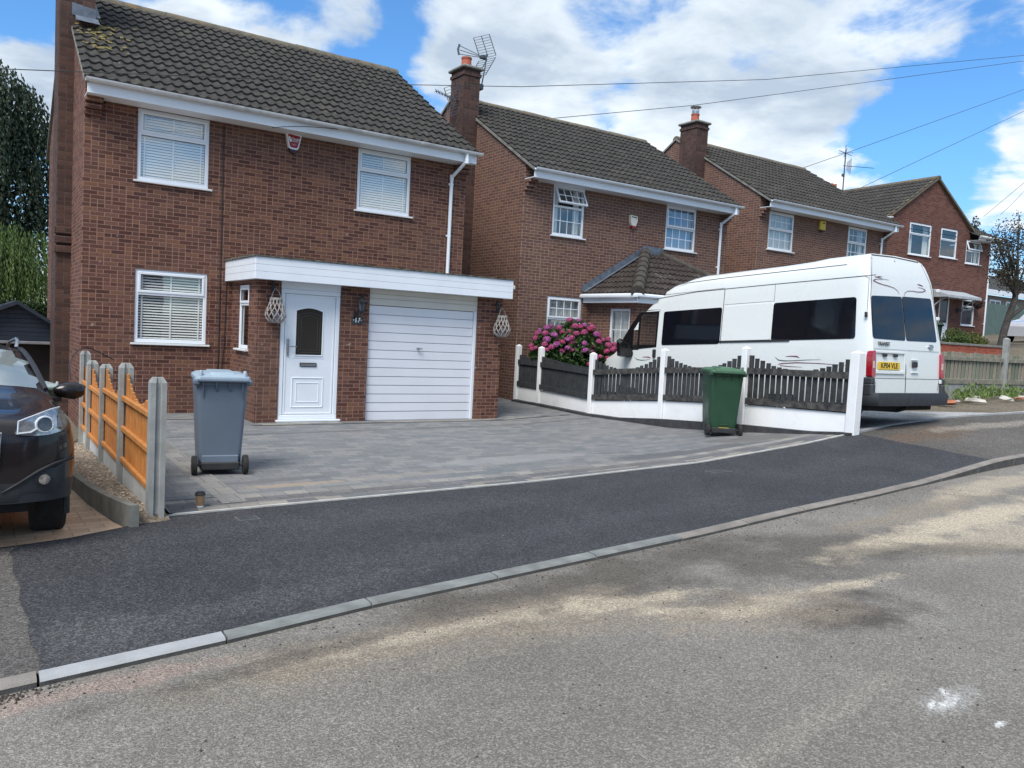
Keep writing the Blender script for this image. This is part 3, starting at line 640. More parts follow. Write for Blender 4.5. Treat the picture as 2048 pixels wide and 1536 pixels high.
def base_house(name, X, Y, Z, Wd, label, grp, eave=4.85, ridge_y=3.55, ridge_z=2.47+5.05, depth=7.1, front_holes=(), brick='brick', roof='roof', wins=(), ov=.40, left_v=.05, ez=5.05, tile=True, gap=.0):
    h = empty(name, (X, Y, Z), label, 'house', grp)
    mb = MB(); wall_holes(mb, 0, Wd, -1.0, eave+.05, [w[:4] for w in wins]+list(front_holes), T_front())
    zr_ = ridge_z-.06; sl = (ridge_z-ez)/(ridge_y+ov)
    zf = ez+sl*ov-.05
    for x, rev in ((0, 1), (Wd, 0)):
        v = [(x,0,-1.0),(x,depth,-1.0),(x,depth,zf),(x,ridge_y,zr_),(x,0,zf)]; f = [0,1,2,3,4]
        mb.add(v, [f[::-1] if rev else f])
    mb.add([(0,0,eave+.05),(Wd,0,eave+.05),(Wd,0,zf),(0,0,zf)], [(0,1,2,3)]); mb.add([(0,depth,-1),(Wd,depth,-1),(Wd,depth,zf),(0,depth,zf)], [(3,2,1,0)])
    corbel(mb, .0, 0, eave-.0, 3); corbel(mb, Wd-.24, 0, eave, 3)
    mb.build('wall', M[brick], h)
    # soffit + fascia
    f = MB(); f.box(-.0, -ov+.02, eave-.005, Wd, -ov+.045, eave+.19, 0, .003); f.box(0, -ov+.045, eave-.003, Wd, .02, eave+.012); f.build('fascia', M['upvc'], h)
    r = MB(); Lf = sqrt((ridge_y+ov)**2+(ridge_z-ez)**2); V = (0, ridge_y+ov, ridge_z-ez)
    tiles(r, (0, -ov-.02, ez), (1,0,0), V, -left_v, Wd+.03, Lf)
    rb = (depth-ridge_y)+ov; r.add([(-left_v, ridge_y, ridge_z), (Wd+.03, ridge_y, ridge_z), (Wd+.03, depth+ov, ez), (-left_v, depth+ov, ez)], [(0,1,2,3)])
    r.add([(-left_v+.01, -ov, ez-.012), (Wd+.02, -ov, ez-.012), (Wd+.02, ridge_y, ridge_z-.02), (-left_v+.01, ridge_y, ridge_z-.02)], [(3,2,1,0)])
    ro = r.build('roof', M[roof], h, split=50)
    # mortared verge under the tile ends
    for x0, x1 in ((-left_v, .02), (Wd-.02, Wd+.03)):
        v = MB()
        for s in (1, -1):
            y0, y1 = (-ov, ridge_y) if s == 1 else (depth+ov, ridge_y)
            v.add([(x0,y0,ez-.06),(x1,y0,ez-.06),(x1,y0,ez+.005),(x0,y0,ez+.005),(x0,y1,ridge_z-.06),(x1,y1,ridge_z-.06),(x1,y1,ridge_z+.005),(x0,y1,ridge_z+.005)], [(0,1,2,3),(7,6,5,4),(0,4,5,1),(1,5,6,2),(2,6,7,3),(3,7,4,0)])
        v.build('verge', M['concd'], ro)
    rg = MB(); x = -left_v
    while x < Wd:
        x2 = min(x+.44, Wd+.03); jz = random.uniform(-.006, .006)
        rg.prism([(ridge_y+.135*cos(pi*k/8), ridge_z-.05+jz+.125*sin(pi*k/8)) for k in range(9)], x+.004, x2, 'x', 0, True); x += .44
    rg.build('ridge', M['ridge'], ro)
    return h, ro
def chimney(par, x0, y0, x1, y1, z0, z1, capz=.08, shoulder=None, cowl=False, gable_mat='brickdark', potr=.13, flash=None):
    mb = MB(); mb.box(x0, y0, z0, x1, y1, z1)
    mb.box(x0-.025, y0-.025, z1-.16, x1+.025, y1+.025, z1-.085)
    if shoulder:
        for k in range(3): mb.box(x0-.03, y0-.05-.0*k, shoulder-.16*k, x1-.12, y0+.02, shoulder-.16*k+.12, 0, .01)
    ch = mb.build('chimney', M[gable_mat], par)
    c = MB(); c.box(x0-.07, y0-.07, z1, x1+.07, y1+.07, z1+capz, 0, .02); c.build('cap', M['concd'], ch)
    cx, cy = (x0+x1)/2, (y0+y1)/2; p = MB()
    p.lathe([(potr*1.05, z1+capz-.01), (potr, z1+capz+.05), (potr*.9, z1+capz+.22), (potr, z1+capz+.24), (potr, z1+capz+.28), (potr*.8, z1+capz+.285), (potr*.78, z1+capz+.1)], (cx, cy, 0), 16); p.build('pot', M['pot'], ch)
    if cowl:
        c = MB(); zz = z1+capz+.28; c.lathe([(potr*.75, zz), (potr*.75, zz+.1)], (cx, cy, 0), 14)
        for k in range(6): a = k*pi/3; c.tube([(cx+.11*cos(a), cy+.11*sin(a), zz), (cx+.11*cos(a), cy+.11*sin(a), zz+.2)], .008, 5)
        c.lathe([(.17, zz+.2), (.175, zz+.22), (.02, zz+.25)], (cx, cy, 0), 16, 0); c.build('cowl', M['steel'], ch)
    if flash:
        f = MB(); [f.add(q, [(0,1,2,3)]) for q in flash]; f.build('flashing', M['lead'], ch)
    return ch
# ------------------------------------------------------------------ house 17
HX, HY = 1.33, 14.1
def lx(x): return x-HX
TF = T_front()
W1 = [(lx(2.09), 1.12, lx(3.20), 2.33), (lx(2.08), 3.69, lx(3.17), 4.845), (lx(5.77), 3.69, lx(6.85), 4.845)]
h1, r1 = base_house('brick_house', HX, HY, 0, 6.72, 'brick house with white front door and white garage door, beside the grey wheelie bin', 'brick houses along the street', wins=W1, front_holes=[(lx(4.5), -.2, lx(7.6), 2.0)])
window(h1, *W1[0], TF, .33, inside='blind_open'); window(h1, *W1[1], TF, .34); window(h1, *W1[2], TF, .34)
gutter(h1, -.03, 6.80, -.455, 5.045, joints=(.9, 2.2, 3.3, 4.35, 5.5)); downpipe(h1, lx(7.70), 0, -.44, 5.0, 2.66, .10)
c = MB(); c.tube([(lx(3.39), -.012, 4.8), (lx(3.39), -.012, 3.4), (lx(3.40), -.012, .95), (lx(3.36), -.02, .3)], .009, 6); c.tube([(lx(3.50), -.012, 2.2), (lx(3.49), -.012, 1.2), (lx(3.42), -.02, .3)], .007, 6); c.build('wall_cable', M['cable'], h1)
ch1 = chimney(h1, -.23, 1.7, .30, 2.6, -1.0, 8.3, shoulder=2.9, flash=[[(-.05,1.685,6.56),(.31,1.685,6.56),(.31,1.685,6.72),(-.05,1.685,6.76)], [(.0,1.52,6.44),(.36,1.52,6.44),(.34,1.69,6.57),(.0,1.69,6.57)], [(.301,1.69,6.60),(.38,1.69,6.60),(.38,2.6,7.18),(.301,2.6,7.18)]])
ls = MB()
for k in range(90):
    u, s = random.gauss(.32, .22), random.gauss(2.2, .5)
    if u < .0 or s < 1.2: continue
    a = random.uniform(.02, .06); y = -.42+s*.848; z = 5.05+s*.530+.05+.02*(rollp(u) > .01); p = [(u+a*cos(q*1.05)*random.uniform(.6, 1.2), y+a*.8*sin(q*1.05), z+a*.5*sin(q*1.05)+rollp(u+a*cos(q))*.5-.01) for q in range(6)]
    ls.add(p, [(0,1,2,3,4,5)])
ls.build('lichen', M['moss'], r1)['kind'] = 'stuff'
# alarm box
def alarm(par, x, z, kind):
    if kind == 'shield':
        mb = MB(); o = [(-.135,.13),(-.12,.15),(.12,.13),(.135,.11),(.085,-.10),(.06,-.13),(-.06,-.125),(-.085,-.10)]
        mb.prism([(x+a, z+b) for a, b in o], -.075, 0, 'y', 0); ab = mb.build('alarm_box', M['upvc'], par)
        f = MB(); f.prism([(x+a*.8, z+b*.8+.002) for a, b in o], -.08, -.07, 'y'); f.build('face', M['redp'], ab)
        f = MB(); f.prism([(x-.075, z-.11), (x+.075, z-.115), (x+.06, z-.17), (x+.02, z-.19), (x-.05, z-.18)], -.06, 0, 'y'); f.build('strobe', mat('strobe_plastic', (.03,.005,.012), .3), ab)
        text_mesh('Chubb', .062, M['upvc'], ab, FACE(x+.03, -.083, z+.045)); text_mesh('security', .03, M['upvc'], ab, FACE(x+.02, -.083, z+.01)); text_mesh('0800', .04, mat('pale_red_ink', (.6,.25,.28), .5), ab, FACE(x, -.083, z-.05))
        f = MB(); f.prism([(x-.10, z+.07), (x-.085, z+.09), (x-.065, z+.075), (x-.06, z+.03), (x-.035, z+.03), (x-.04, z+.0), (x-.07, z-.01), (x-.085, z+.02)], -.083, -.079, 'y'); f.build('emblem', M['upvc'], ab)
    elif kind == 'white':
        mb = MB(); mb.prism([(x-.11, z+.14), (x+.11, z+.12), (x+.12, z+.0), (x+.07, z-.12), (x-.06, z-.11), (x-.10, z-.02)], -.08, 0, 'y'); ab = mb.build('alarm_box', M['cream'], par)
        f = MB(); f.prism([(x-.08, z+.11), (x+.09, z+.095), (x+.09, z+.07), (x-.07, z+.085)], -.083, -.078, 'y'); f.build('vent', M['black'], ab)
        f = MB(); f.prism([(x-.06, z-.11), (x+.07, z-.12), (x+.03, z-.18), (x-.03, z-.18)], -.07, 0, 'y'); f.build('strobe', M['redp'], ab)
    else:
        mb = MB(); mb.box(x-.13, -.09, z-.13, x+.13, 0, z+.15, 0, .015); ab = mb.build('alarm_box', M['yellowp'], par)
        f = MB(); f.box(x-.03, -.093, z+.06, x+.06, -.088, z+.10); f.build('emblem', M['black'], ab)
        f = MB(); f.box(x-.1, -.08, z-.17, x+.1, 0, z-.131, 0, .01); f.build('strobe', M['plastic'], ab)
alarm(h1, lx(4.55), 4.72, 'shield')
# flat-roofed porch and garage front
PY = -1.5
mb = MB()
wall_holes(mb, lx(3.60), lx(8.10), -.3, 2.26, [(lx(3.97), .0, lx(4.96), 2.2401), (lx(5.46), -.3, lx(7.58), 2.2402)], T_front(PY), .10)
TS = Matrix(((0,1,0,lx(3.60)),(-1,0,0,0),(0,0,1,0),(0,0,0,1)))
wall_holes(mb, 0, 1.5, -.3, 2.26, [(.43, 1.10, 1.04, 2.17)], TS, .10)
mb.add([(lx(8.10),PY,-.3),(lx(8.10),0,-.3),(lx(8.10),0,2.26),(lx(8.10),PY,2.26)], [(0,1,2,3)])
pw = mb.build('porch_wall', M['brick'], h1)
window(h1, .43, 1.10, 1.04, 2.17, TS, .30, inside='none')
fs = MB()   # boarded fascia with shiplap grooves
for a, b in ((2.232, 2.345), (2.348, 2.452), (2.455, 2.565)):
    fs.box(lx(3.48), -1.78, a, lx(8.13), -1.755, b, 0, .003); fs.box(lx(3.48)-.002, -1.754, a, lx(3.48)+.023, .0, b, 0, .003); fs.box(lx(8.105), -1.754, a, lx(8.13)+.002, 0.05, b, 0, .003)
fs.box(lx(3.50), -1.755, 2.236, lx(8.11), 0, 2.246); fs.build('porch_fascia', M['upvc'], h1)
fr = MB()
def ff(u, v): x = lx(3.46)+(lx(8.15)-lx(3.46))*u; y = -1.80+1.8*v; return (x, y, 2.585+.012*noise.noise(Vector((x*9, y*9, 1)))+.01*v)
fr.grid(ff, 160, 40, 0, False)
def fe(u, v): x = lx(3.46)+(lx(8.15)-lx(3.46))*u; return (x, -1.80-.006*noise.noise(Vector((x*14, 3, 0))), 2.568+.02*v+(.012*noise.noise(Vector((x*9, -16.2, 1))) if v > .5 else .01*noise.noise(Vector((x*14, 0, 5)))))
fr.grid(fe, 200, 1, 0, False)
def fl(u, v): y = -1.80*u; return (lx(3.46), y, 2.568+.03*v+.012*noise.noise(Vector((y*14, 0, 5))))
fr.grid(fl, 80, 1, 0, False); fr.build('porch_roof', M['felt'], h1, split=0)
ov_ = MB(); ov_.box(lx(8.13), -1.6, 2.42, lx(8.30), -1.5, 2.49, 0, .01); ov_.build('overflow_pipe', M['cream'], h1)
# front door
DX = lx(3.97)
d = MB(); frame_rect(d, DX+.003, .05, DX+.987, 2.13, .075, PY+.012, PY+.08, .01); d.box(DX+.003, PY+.015, 2.131, DX+.987, PY+.06, 2.238, 0, .003)
df = d.build('door_frame', M['upvc'], h1)
d = MB(); a, b, z0, z1 = DX+.085, DX+.905, .13, 2.05; d.box(a, PY+.028, z0, b, PY+.07, z1, 0, .004)
frame_rect(d, a+.0, z0, b, z1, .03, PY+.018, PY+.03, .005)
def trim(x0, zz0, x1, zz1, w=.02, dd=.014, arch=0):
    pts = [(x0, zz0), (x1, zz0), (x1, zz1)]+([(x1+(x0-x1)*k/8, zz1+arch*sin(pi*k/8)) for k in range(1, 8)] if arch else [])+[(x0, zz1)]
    for p, q in zip(pts, pts[1:]+pts[:1]):
        d.tube([(p[0], PY+.028, p[1]), (q[0], PY+.028, q[1])], w*.5, 6)
gx0, gx1 = DX+.255, DX+.705
trim(gx0, 1.08, gx1, 1.80, .03, arch=.05); trim(gx0-.03, .98+.06, gx1+.03, 1.055, .012)
trim(gx0-.03, .25, gx1+.03, .72, .022); trim(gx0+.04, .33, gx1-.04, .64, .016)
dr = d.build('front_door', M['upvc'], h1)
g = MB(); g.prism([(gx0, 1.08), (gx1, 1.08), (gx1, 1.80)]+[(gx1+(gx0-gx1)*k/8, 1.80+.05*sin(pi*k/8)) for k in range(1, 8)]+[(gx0, 1.80)], PY+.020, PY+.024, 'y')
gm, gnt, gb = base('leaded_door_glass'); gb.inputs['Base Color'].default_value = (.035,.032,.028,1); gb.inputs['Roughness'].default_value = .12; g.build('pane', gm, dr)
g = MB()
for q in (.05, .09): 
    pts = [(gx0+q, 1.08+q), (gx1-q, 1.08+q), (gx1-q, 1.78-q), ((gx0+gx1)/2, 1.82-q), (gx0+q, 1.78-q), (gx0+q, 1.08+q)]
    for p, w in zip(pts, pts[1:]): g.tube([(p[0], PY+.018, p[1]), (w[0], PY+.018, w[1])], .002, 4)
g.build('leading', mat('lead_came', (.10,.10,.10), .4), dr)
g = MB(); g.box(DX+.12, PY+.005, 1.06, DX+.155, PY+.02, 1.34, 0, .006); g.tube([(DX+.137, PY+.01, 1.22), (DX+.137, PY-.04, 1.22), (DX+.26, PY-.045, 1.22)], .01, 8); g.build('handle', M['steel'], dr)
g = MB(); g.box(DX+.34, PY+.012, .90, DX+.62, PY+.022, .965, 0, .006); g.build('letter_box', M['black'], dr); g = MB(); g.box(DX+.352, PY+.008, .912, DX+.608, PY+.013, .952, 0, .003); g.build('letter_flap', M['steel'], dr)
g = MB(); g.box(DX-.03, PY-.06, .02, DX+1.03, PY+.03, .05, 0, .005); g.build('threshold', M['upvc'], h1)
g = MB(); 
for k in range(5): g.box(lx(3.93)+k*.21, PY-.32, -.06, lx(3.93)+k*.21+.205, PY-.05, .016, 0, .008)
g.build('doorstep', M['conc'], h1)
# garage door
GX0, GX1 = lx(5.46), lx(7.58)
g = MB(); g.box(GX0+.002, PY+.03, 1.965, GX1-.002, PY+.06, 2.075, 0, .004); g.box(GX0+.002, PY+.028, 2.078, GX1-.002, PY+.06, 2.15, 0, .004); g.box(GX0+.002, PY+.030, 2.153, GX1-.002, PY+.06, 2.236, 0, .004); g.build('garage_header', M['cream'], h1)
g = MB(); z = .005; n = 13; ph = (1.955-z)/n
for k in range(n):
    zz = z+k*ph; g.add([(GX0+.01, PY+.075, zz), (GX1-.065, PY+.075, zz), (GX1-.065, PY+.064, zz+.010), (GX0+.01, PY+.064, zz+.010), (GX1-.065, PY+.056, zz+ph), (GX0+.01, PY+.056, zz+ph)], [(0,1,2,3),(3,2,4,5)])
gd = g.build('garage_door', mat('ribbed_white_steel', (.76,.78,.84), .42, .03, 2, .04, 30), h1)
g = MB(); xh = lx(6.42); g.tube([(xh, PY+.06, 1.26), (xh, PY+.01, 1.26)], .018, 8); g.tube([(xh-.05, PY+.0, 1.262), (xh+.06, PY+.0, 1.258)], .012, 8); g.build('handle', M['steel'], gd)
g = MB(); g.box(GX1-.06, PY+.03, 0, GX1-.003, PY+.1, 1.964, 0, .004); g.build('garage_frame', M['upvc'], h1)
g = MB(); g.box(GX0, PY+.12, -.1, GX1, PY+.14, 2.2); g.build('garage_back', M['dark'], h1)
# wall lantern + slate number
g = MB(); x = lx(5.26); y = PY
g.lathe([(.05, -.01), (.05, .0)], (x-.03, y, 1.76), 12, axis='y'); g.box(x-.075, y-.012, 1.70, x+.015, y, 1.84, 0, .004)
g.tube([(x-.03, y-.01, 1.76), (x-.02, y-.06, 1.73), (x+.0, y-.11, 1.76), (x+.005, y-.13, 1.82)], .011, 8)
g.lathe([(.03, 1.81), (.045, 1.83), (.05, 1.84)], (x+.01, y-.13, 0), 6)
for k in range(6): a = k*pi/3; g.tube([(x+.01+.045*cos(a), y-.13+.045*sin(a), 1.84), (x+.01+.075*cos(a), y-.13+.075*sin(a), 2.0)], .006, 4)
g.lathe([(.095, 1.995), (.09, 2.01), (.04, 2.07), (.025, 2.075), (.025, 2.09), (.01, 2.10), (.008, 2.13)], (x+.01, y-.13, 0), 6)
wl = g.build('wall_lamp', M['black'], h1); g = MB(); g.lathe([(.042, 1.842), (.070, 1.995)], (x+.01, y-.13, 0), 6); g.build('lamp_glass', M['lampglass'], wl)
g = MB(); g.box(lx(5.15), PY-.012, 1.625, lx(5.352), PY, 1.75, 0, .003); pq = g.build('number_plaque', M['slate'], h1); text_mesh('·17·', .105, M['white'], pq, FACE(lx(5.25), PY-.014, 1.69))
# hanging rope lanterns
def lantern(x, y, z, label, hook):
    e = empty('hanging_lantern', (x, y, z), label, 'lantern', 'woven lanterns hanging on the porch brickwork')
    m_ = MB(); prof = [(.0, .085), (.03, .12), (.09, .155), (.16, .15), (.24, .118), (.31, .092), (.37, .085)]
    def rr(h): return ip(h, prof)
    for s in (1, -1):
        for k in range(11):
            pts = [(rr(h)*cos(2*pi*k/11+s*h*3.6), rr(h)*sin(2*pi*k/11+s*h*3.6), h) for h in [i*.37/18 for i in range(19)]]
            m_.tube(pts, .0085, 5)
    for h, r in ((.0, .009), (.02, .008), (.37, .012), (.355, .01)): m_.tube([((rr(h))*cos(t*pi/10), rr(h)*sin(t*pi/10), h) for t in range(21)], r, 5)
    m_.build('woven_body', M['twine'], e)
    m_ = MB(); m_.lathe([(.085, .0), (.085, .012)], (0,0,0), 14); m_.build('base_disc', M['twine'], e)
    m_ = MB(); m_.lathe([(.05, .012), (.055, .02), (.055, .17), (.05, .175)], (0,0,0), 14); m_.build('glass_cup', M['lampglass'], e)
    m_ = MB(); m_.tube([(-.08, 0, .36), (-.05, 0, .46), (hook[0], hook[1], .535), (.05, 0, .46), (.08, 0, .36)], .006, 6); m_.build('rope_handle', M['twine'], e)
    b = MB(); hx, hy = hook[0], hook[1]; b.tube([(hx, hy, .53), (hx-.03, hy-.01, .56), (hx+.01, .12, .58)], .008, 6); b.box(hx-.02, .125, .46, hx+.04, .148, .64, 0, .004)
    b.tube([(hx+.01, .125, .48), (hx, hy+.02, .54)], .006, 5); b.build('bracket', M['black'], e)
    return e
lantern(3.845, 12.45, 1.585, 'grey woven rope lantern hanging left of the white front door', (-.02, -.01))
lantern(8.01, 12.45, 1.54, 'grey woven rope lantern hanging on the brick pillar right of the garage', (-.04, -.01))
# ------------------------------------------------------------------ second house
G2 = 'brick houses along the street'
X2, Y2, Z2 = 10.12, 15.1, .2
def w2(x0, z0, x1, z1): return (x0-X2, z0-Z2, x1-X2, z1-Z2)
W2 = [w2(10.94, 3.88, 11.86, 5.06), w2(14.48, 3.92, 15.56, 5.06), w2(10.92, 1.35, 11.93, 2.52)]
h2, r2 = base_house('brick_house', X2, Y2, Z2, 6.6, 'brick house with an open upstairs window, pink hydrangea below and a hipped tiled bay', G2, brick='brick2', roof='roof', wins=W2, ridge_z=7.37, ridge_y=3.5, depth=7.0)
window(h2, *W2[0], TF, .42, (4, 2, 2), 'drapes', openv=28); window(h2, *W2[1], TF, .50, (4, 2, 2), 'curtain', cmat='curtainb', openv=3); window(h2, *W2[2], TF, .45, (4, 2, 2), 'curtain')
gutter(h2, -.03, 6.66, -.455, 5.045, 'upvc'); downpipe(h2, 16.43-X2, 0, -.44, 5.0, -.3, .10); alarm(h2, 13.34-X2, 4.30, 'white')
ch2 = chimney(h2, -.42, 2.2, .02, 2.85, -1.0, 7.72, .07, flash=[[(.03,2.15,6.45),(.16,2.0,6.38),(.16,2.6,6.80),(.03,2.7,6.9)]])
M['aerial'] = mat('weathered_aerial_metal', (.09,.10,.12), .5, .2, 9, metal=.4)
# television aerials on that chimney
def grille(mb, o, u, v, w, h, n):
    o, u, v = Vector(o), Vector(u).normalized(), Vector(v).normalized()
    for k in (-.5, 0, .5): mb.tube([o+u*w*k, o+u*w*k+v*h], .011, 5)
    for k in range(n): q = v*h*k/(n-1); mb.tube([o-u*w*.5+q, o+u*w*.5+q], .0065, 4)
a1 = MB(); b0 = (.12, 2.35, 7.35); t0 = Vector((.26, 2.35, 8.12))
a1.tube([b0, (.14, 2.3, 7.5), (.22, 2.33, 7.9), t0+Vector((0, 0, .1))], .016, 6); a1.box(.02, 2.25, 7.32, .16, 2.45, 7.45, 0, .01)
grille(a1, t0+Vector((.04, .0, .04)), (.83, -.5, .28), (-.22, .1, .62), .40, .52, 9); grille(a1, t0+Vector((.02, .0, -.02)), (.83, -.5, .28), (-.26, .1, -.55), .42, .50, 8)
for q in (-1, 0, 1):
    a1.tube([t0+Vector((-.05, .0, .0)), t0+Vector((-.34, .22, .10+q*.06)), t0+Vector((-.56, .37, .17+q*.10))], .010, 5)
a1.tube([t0+Vector((-.57, .37, .30)), t0+Vector((-.60, .38, .17)), t0+Vector((-.57, .37, .05))], .026, 6); a1.box(t0.x-.16, t0.y-.05, t0.z-.03, t0.x-.02, t0.y+.07, t0.z+.05, 0, .01)
a1.build('tv_aerial', M['aerial'], h2)
a2 = MB(); s = Vector((-.45, 2.45, 6.98)); a2.tube([s+Vector((.04, 0, 0)), s+Vector((-.06, -.03, 0))], .02, 6)
bm_ = Vector((-.44, .28, .20)); a2.tube([s, s+bm_], .011, 5)
for k in range(7):
    p = s+bm_*(k/7+.14); a2.tube([p+Vector((-.02, .0, .045)), p, p+Vector((.02, .0, -.045))], .009, 4); a2.tube([p+Vector((.03, -.02, .03)), p, p+Vector((-.03, .02, -.03))], .008, 4)
grille(a2, s+Vector((-.06, .03, .06)), (.83, -.5, .45), (-.10, .05, .28), .34, .30, 5); grille(a2, s+Vector((-.04, .03, -.04)), (.83, -.5, .45), (-.06, .05, -.32), .34, .34, 5)
a2.build('tv_aerial', M['aerial'], h2)
# hipped bay: side wall faces -X, roof falls left and front
BX0, BX1, BY = 12.2-X2, 16.0-X2, -1.62
mb = MB()
TB = Matrix(((0,1,0,BX0),(-1,0,0,0),(0,0,1,0),(0,0,0,1)))
wall_holes(mb, 0, 1.62, -.6, 2.33, [(.72, 1.1, 1.42, 2.1)], TB, .1)
wall_holes(mb, BX0, BX1, -.6, 2.33, [(BX0+.9, .6, BX0+2.9, 2.0)], T_front(BY), .1)
mb.add([(BX1,BY,-.6),(BX1,0,-.6),(BX1,0,2.33),(BX1,BY,2.33)], [(0,1,2,3)]); mb.build('bay_wall', M['brick2'], h2)
window(h2, .72, 1.1, 1.42, 2.1, TB, 0, (2, 2), 'curtain'); window(h2, BX0+.9, .6, BX0+2.9, 2.0, T_front(BY), .3, (6, 3, 2), 'curtain')
r = MB(); ex0, ex1, ey, ezb, rz = BX0-.27, BX1+.27, BY-.30, 2.42, 3.55; run = -ey; 
ang = math.atan2(rz-ezb, run); Ls = run/cos(ang); k_ = cos(ang)
# left slope: U runs toward -Y from the house wall, narrows up to the apex
tiles(r, (ex0, 0, ezb), (0, -1, 0), (run, 0, rz-ezb), 0.0, lambda s: max(.02, run-s*k_), Ls, .28, period=.15)
tiles(r, (ex0, ey, ezb), (1, 0, 0), (0, run, rz-ezb), lambda s: s*k_, lambda s: (ex1-ex0)-s*k_, Ls, .28, period=.15)
r.add([(ex1, ey, ezb), (ex1, 0, ezb), (ex1-run, 0, rz)], [(0,1,2)])
br_ = r.build('bay_roof', M['roofb'], h2, split=50)
hp = MB(); A = Vector((ex0, ey, ezb+.03)); B = Vector((ex0+run, 0, rz+.03))
for k in range(8):
    p, q = A.lerp(B, k/8), A.lerp(B, (k+1.12)/8); hp.tube([p, q], [.155, .125], 10)
hp.build('hip_tile', M['ridged'], br_)
hp = MB(); A = Vector((ex1, ey, ezb+.03)); B = Vector((ex1-run, 0, rz+.03)); hp.tube([A, B], .11, 8); hp.build('hip_tile', M['ridged'], br_)
fl_ = MB(); fl_.add([(ex0-.02, -.012, ezb+.02), (ex0+run, -.012, rz+.05), (ex0+run, -.012, rz+.22), (ex0-.02, -.012, ezb+.20)], [(0,1,2,3)]); fl_.add([(ex0-.02, -.012, ezb+.05), (ex0-.02, -.16, ezb+.06), (ex0+run, -.16, rz+.09), (ex0+run, -.012, rz+.08)], [(0,1,2,3)])
fl_.add([(ex0+run-.1, -.014, rz+.0), (ex1-run+.1, -.014, rz+.0), (ex1-run+.1, -.014, rz+.2), (ex0+run-.1, -.014, rz+.2)], [(0,1,2,3)]); fl_.build('flashing', M['lead'], br_)
f = MB(); f.box(ex0+.03, ey+.03, 2.22, ex0+.055, -.0, 2.40, 0, .003); f.box(ex0+.056, ey+.03, 2.22, ex1-.03, ey+.055, 2.40, 0, .003); f.box(ex0+.056, ey+.056, 2.222, ex1-.03, -.01, 2.232); f.build('bay_fascia', M['upvc'], h2)
f = MB(); f.tube([(ex0-.03, 0, 2.375), (ex0-.03, ey-.03, 2.375), (ex1, ey-.03, 2.375)], .05, 8); f.build('bay_gutter', M['upvc'], h2)
# ------------------------------------------------------------------ third house
X3, Y3, Z3 = 18.80, 15.8, .75
def w3(x0, z0, x1, z1): return (x0-X3, z0-Z3, x1-X3, z1-Z3)
W3 = [w3(19.25, 4.44, 20.40, 5.58), w3(23.08, 4.44, 24.12, 5.58), w3(20.0, 1.9, 21.2, 3.1)]
h3, r3 = base_house('brick_house', X3, Y3, Z3, 6.45, 'brick house with a yellow alarm box and a steel-cowled chimney, behind the van', G2, brick='brick2', roof='roof2', wins=W3, ridge_z=7.42)
window(h3, *W3[0], TF, .46, (4, 2, 2), 'curtain'); window(h3, *W3[1], TF, .46, (4, 2, 2), 'drapes'); window(h3, *W3[2], TF, .46, (4, 2, 2), 'curtain')
gutter(h3, -.03, 6.52, -.455, 5.045, 'upvc'); downpipe(h3, 24.86-X3, 0, -.44, 5.0, -.3, .10); alarm(h3, 21.67-X3, 4.66, 'yellow')
chimney(h3, -.44, 2.25, .05, 2.95, -1.0, 7.62, .07, cowl=True, flash=[[(.06,2.15,6.45),(.16,2.0,6.38),(.16,2.6,6.80),(.06,2.7,6.9)]])
# ------------------------------------------------------------------ fourth house, gable to the street
Z4 = 2.15
h4 = empty('brick_house', (31, 18.5, Z4), 'dark red brick house whose gable end faces the street, beyond the van', 'house', G2, rz=R(-4.1))
GL, GR, PK, WR = -1.26, 4.10, 1.50, 5.66
def w4(x0, z0, x1, z1): return (x0, z0-Z4, x1, z1-Z4)
W4 = [w4(.03, 5.58, 1.46, 6.90), w4(2.09, 5.66, 3.24, 6.89), w4(3.95, 2.93, 4.88, 4.09)]
mb = MB(); dh = (2.36, .0, 3.05, 1.95); ez4 = 4.9; rz4 = 6.68; D4 = 11
wall_holes(mb, GL, WR, -1, ez4-.42, W4[:0]+[W4[2], dh]+[(W4[0][0], W4[0][1], W4[0][2], 4.48), (W4[1][0], W4[1][1], W4[1][2], 4.48)]+[(3.9, 3.4, 4.96, 4.42)], TF)
wall_holes(mb, GL, GR, ez4-.42, ez4, [(W4[0][0], 4.48, W4[0][2], W4[0][3]), (W4[1][0], 4.48, W4[1][2], W4[1][3])], TF)
mb.add([(GL, 0, ez4), (GR, 0, ez4), (PK, 0, rz4)], [(0,1,2)])
mb.add([(GL,0,-1),(GL,D4,-1),(GL,D4,ez4),(GL,0,ez4)], [(3,2,1,0)]); mb.add([(WR,0,-1),(WR,D4,-1),(WR,D4,ez4-.42),(WR,0,ez4-.42)], [(0,1,2,3)]); mb.add([(GR,0,ez4-.42),(GR,D4,ez4-.42),(GR,D4,ez4),(GR,0,ez4)], [(0,1,2,3)])
mb.build('wall', M['brick4'], h4)
r = MB(); wl_ = PK-(GL-.3); hl_ = rz4-(ez4-.2)
tiles(r, (GL-.3, D4, ez4-.2), (0, -1, 0), (wl_, 0, hl_), 0, D4+.12, sqrt(wl_*wl_+hl_*hl_), .33, step=.03)
wr_ = GR+.15-PK; r.add([(PK, -.12, rz4), (GR+.15, -.12, ez4-.1), (GR+.15, D4, ez4-.1), (PK, D4, rz4)], [(0,1,2,3)])
ro4 = r.build('roof', M['roof2'], h4, split=50)
v = MB()
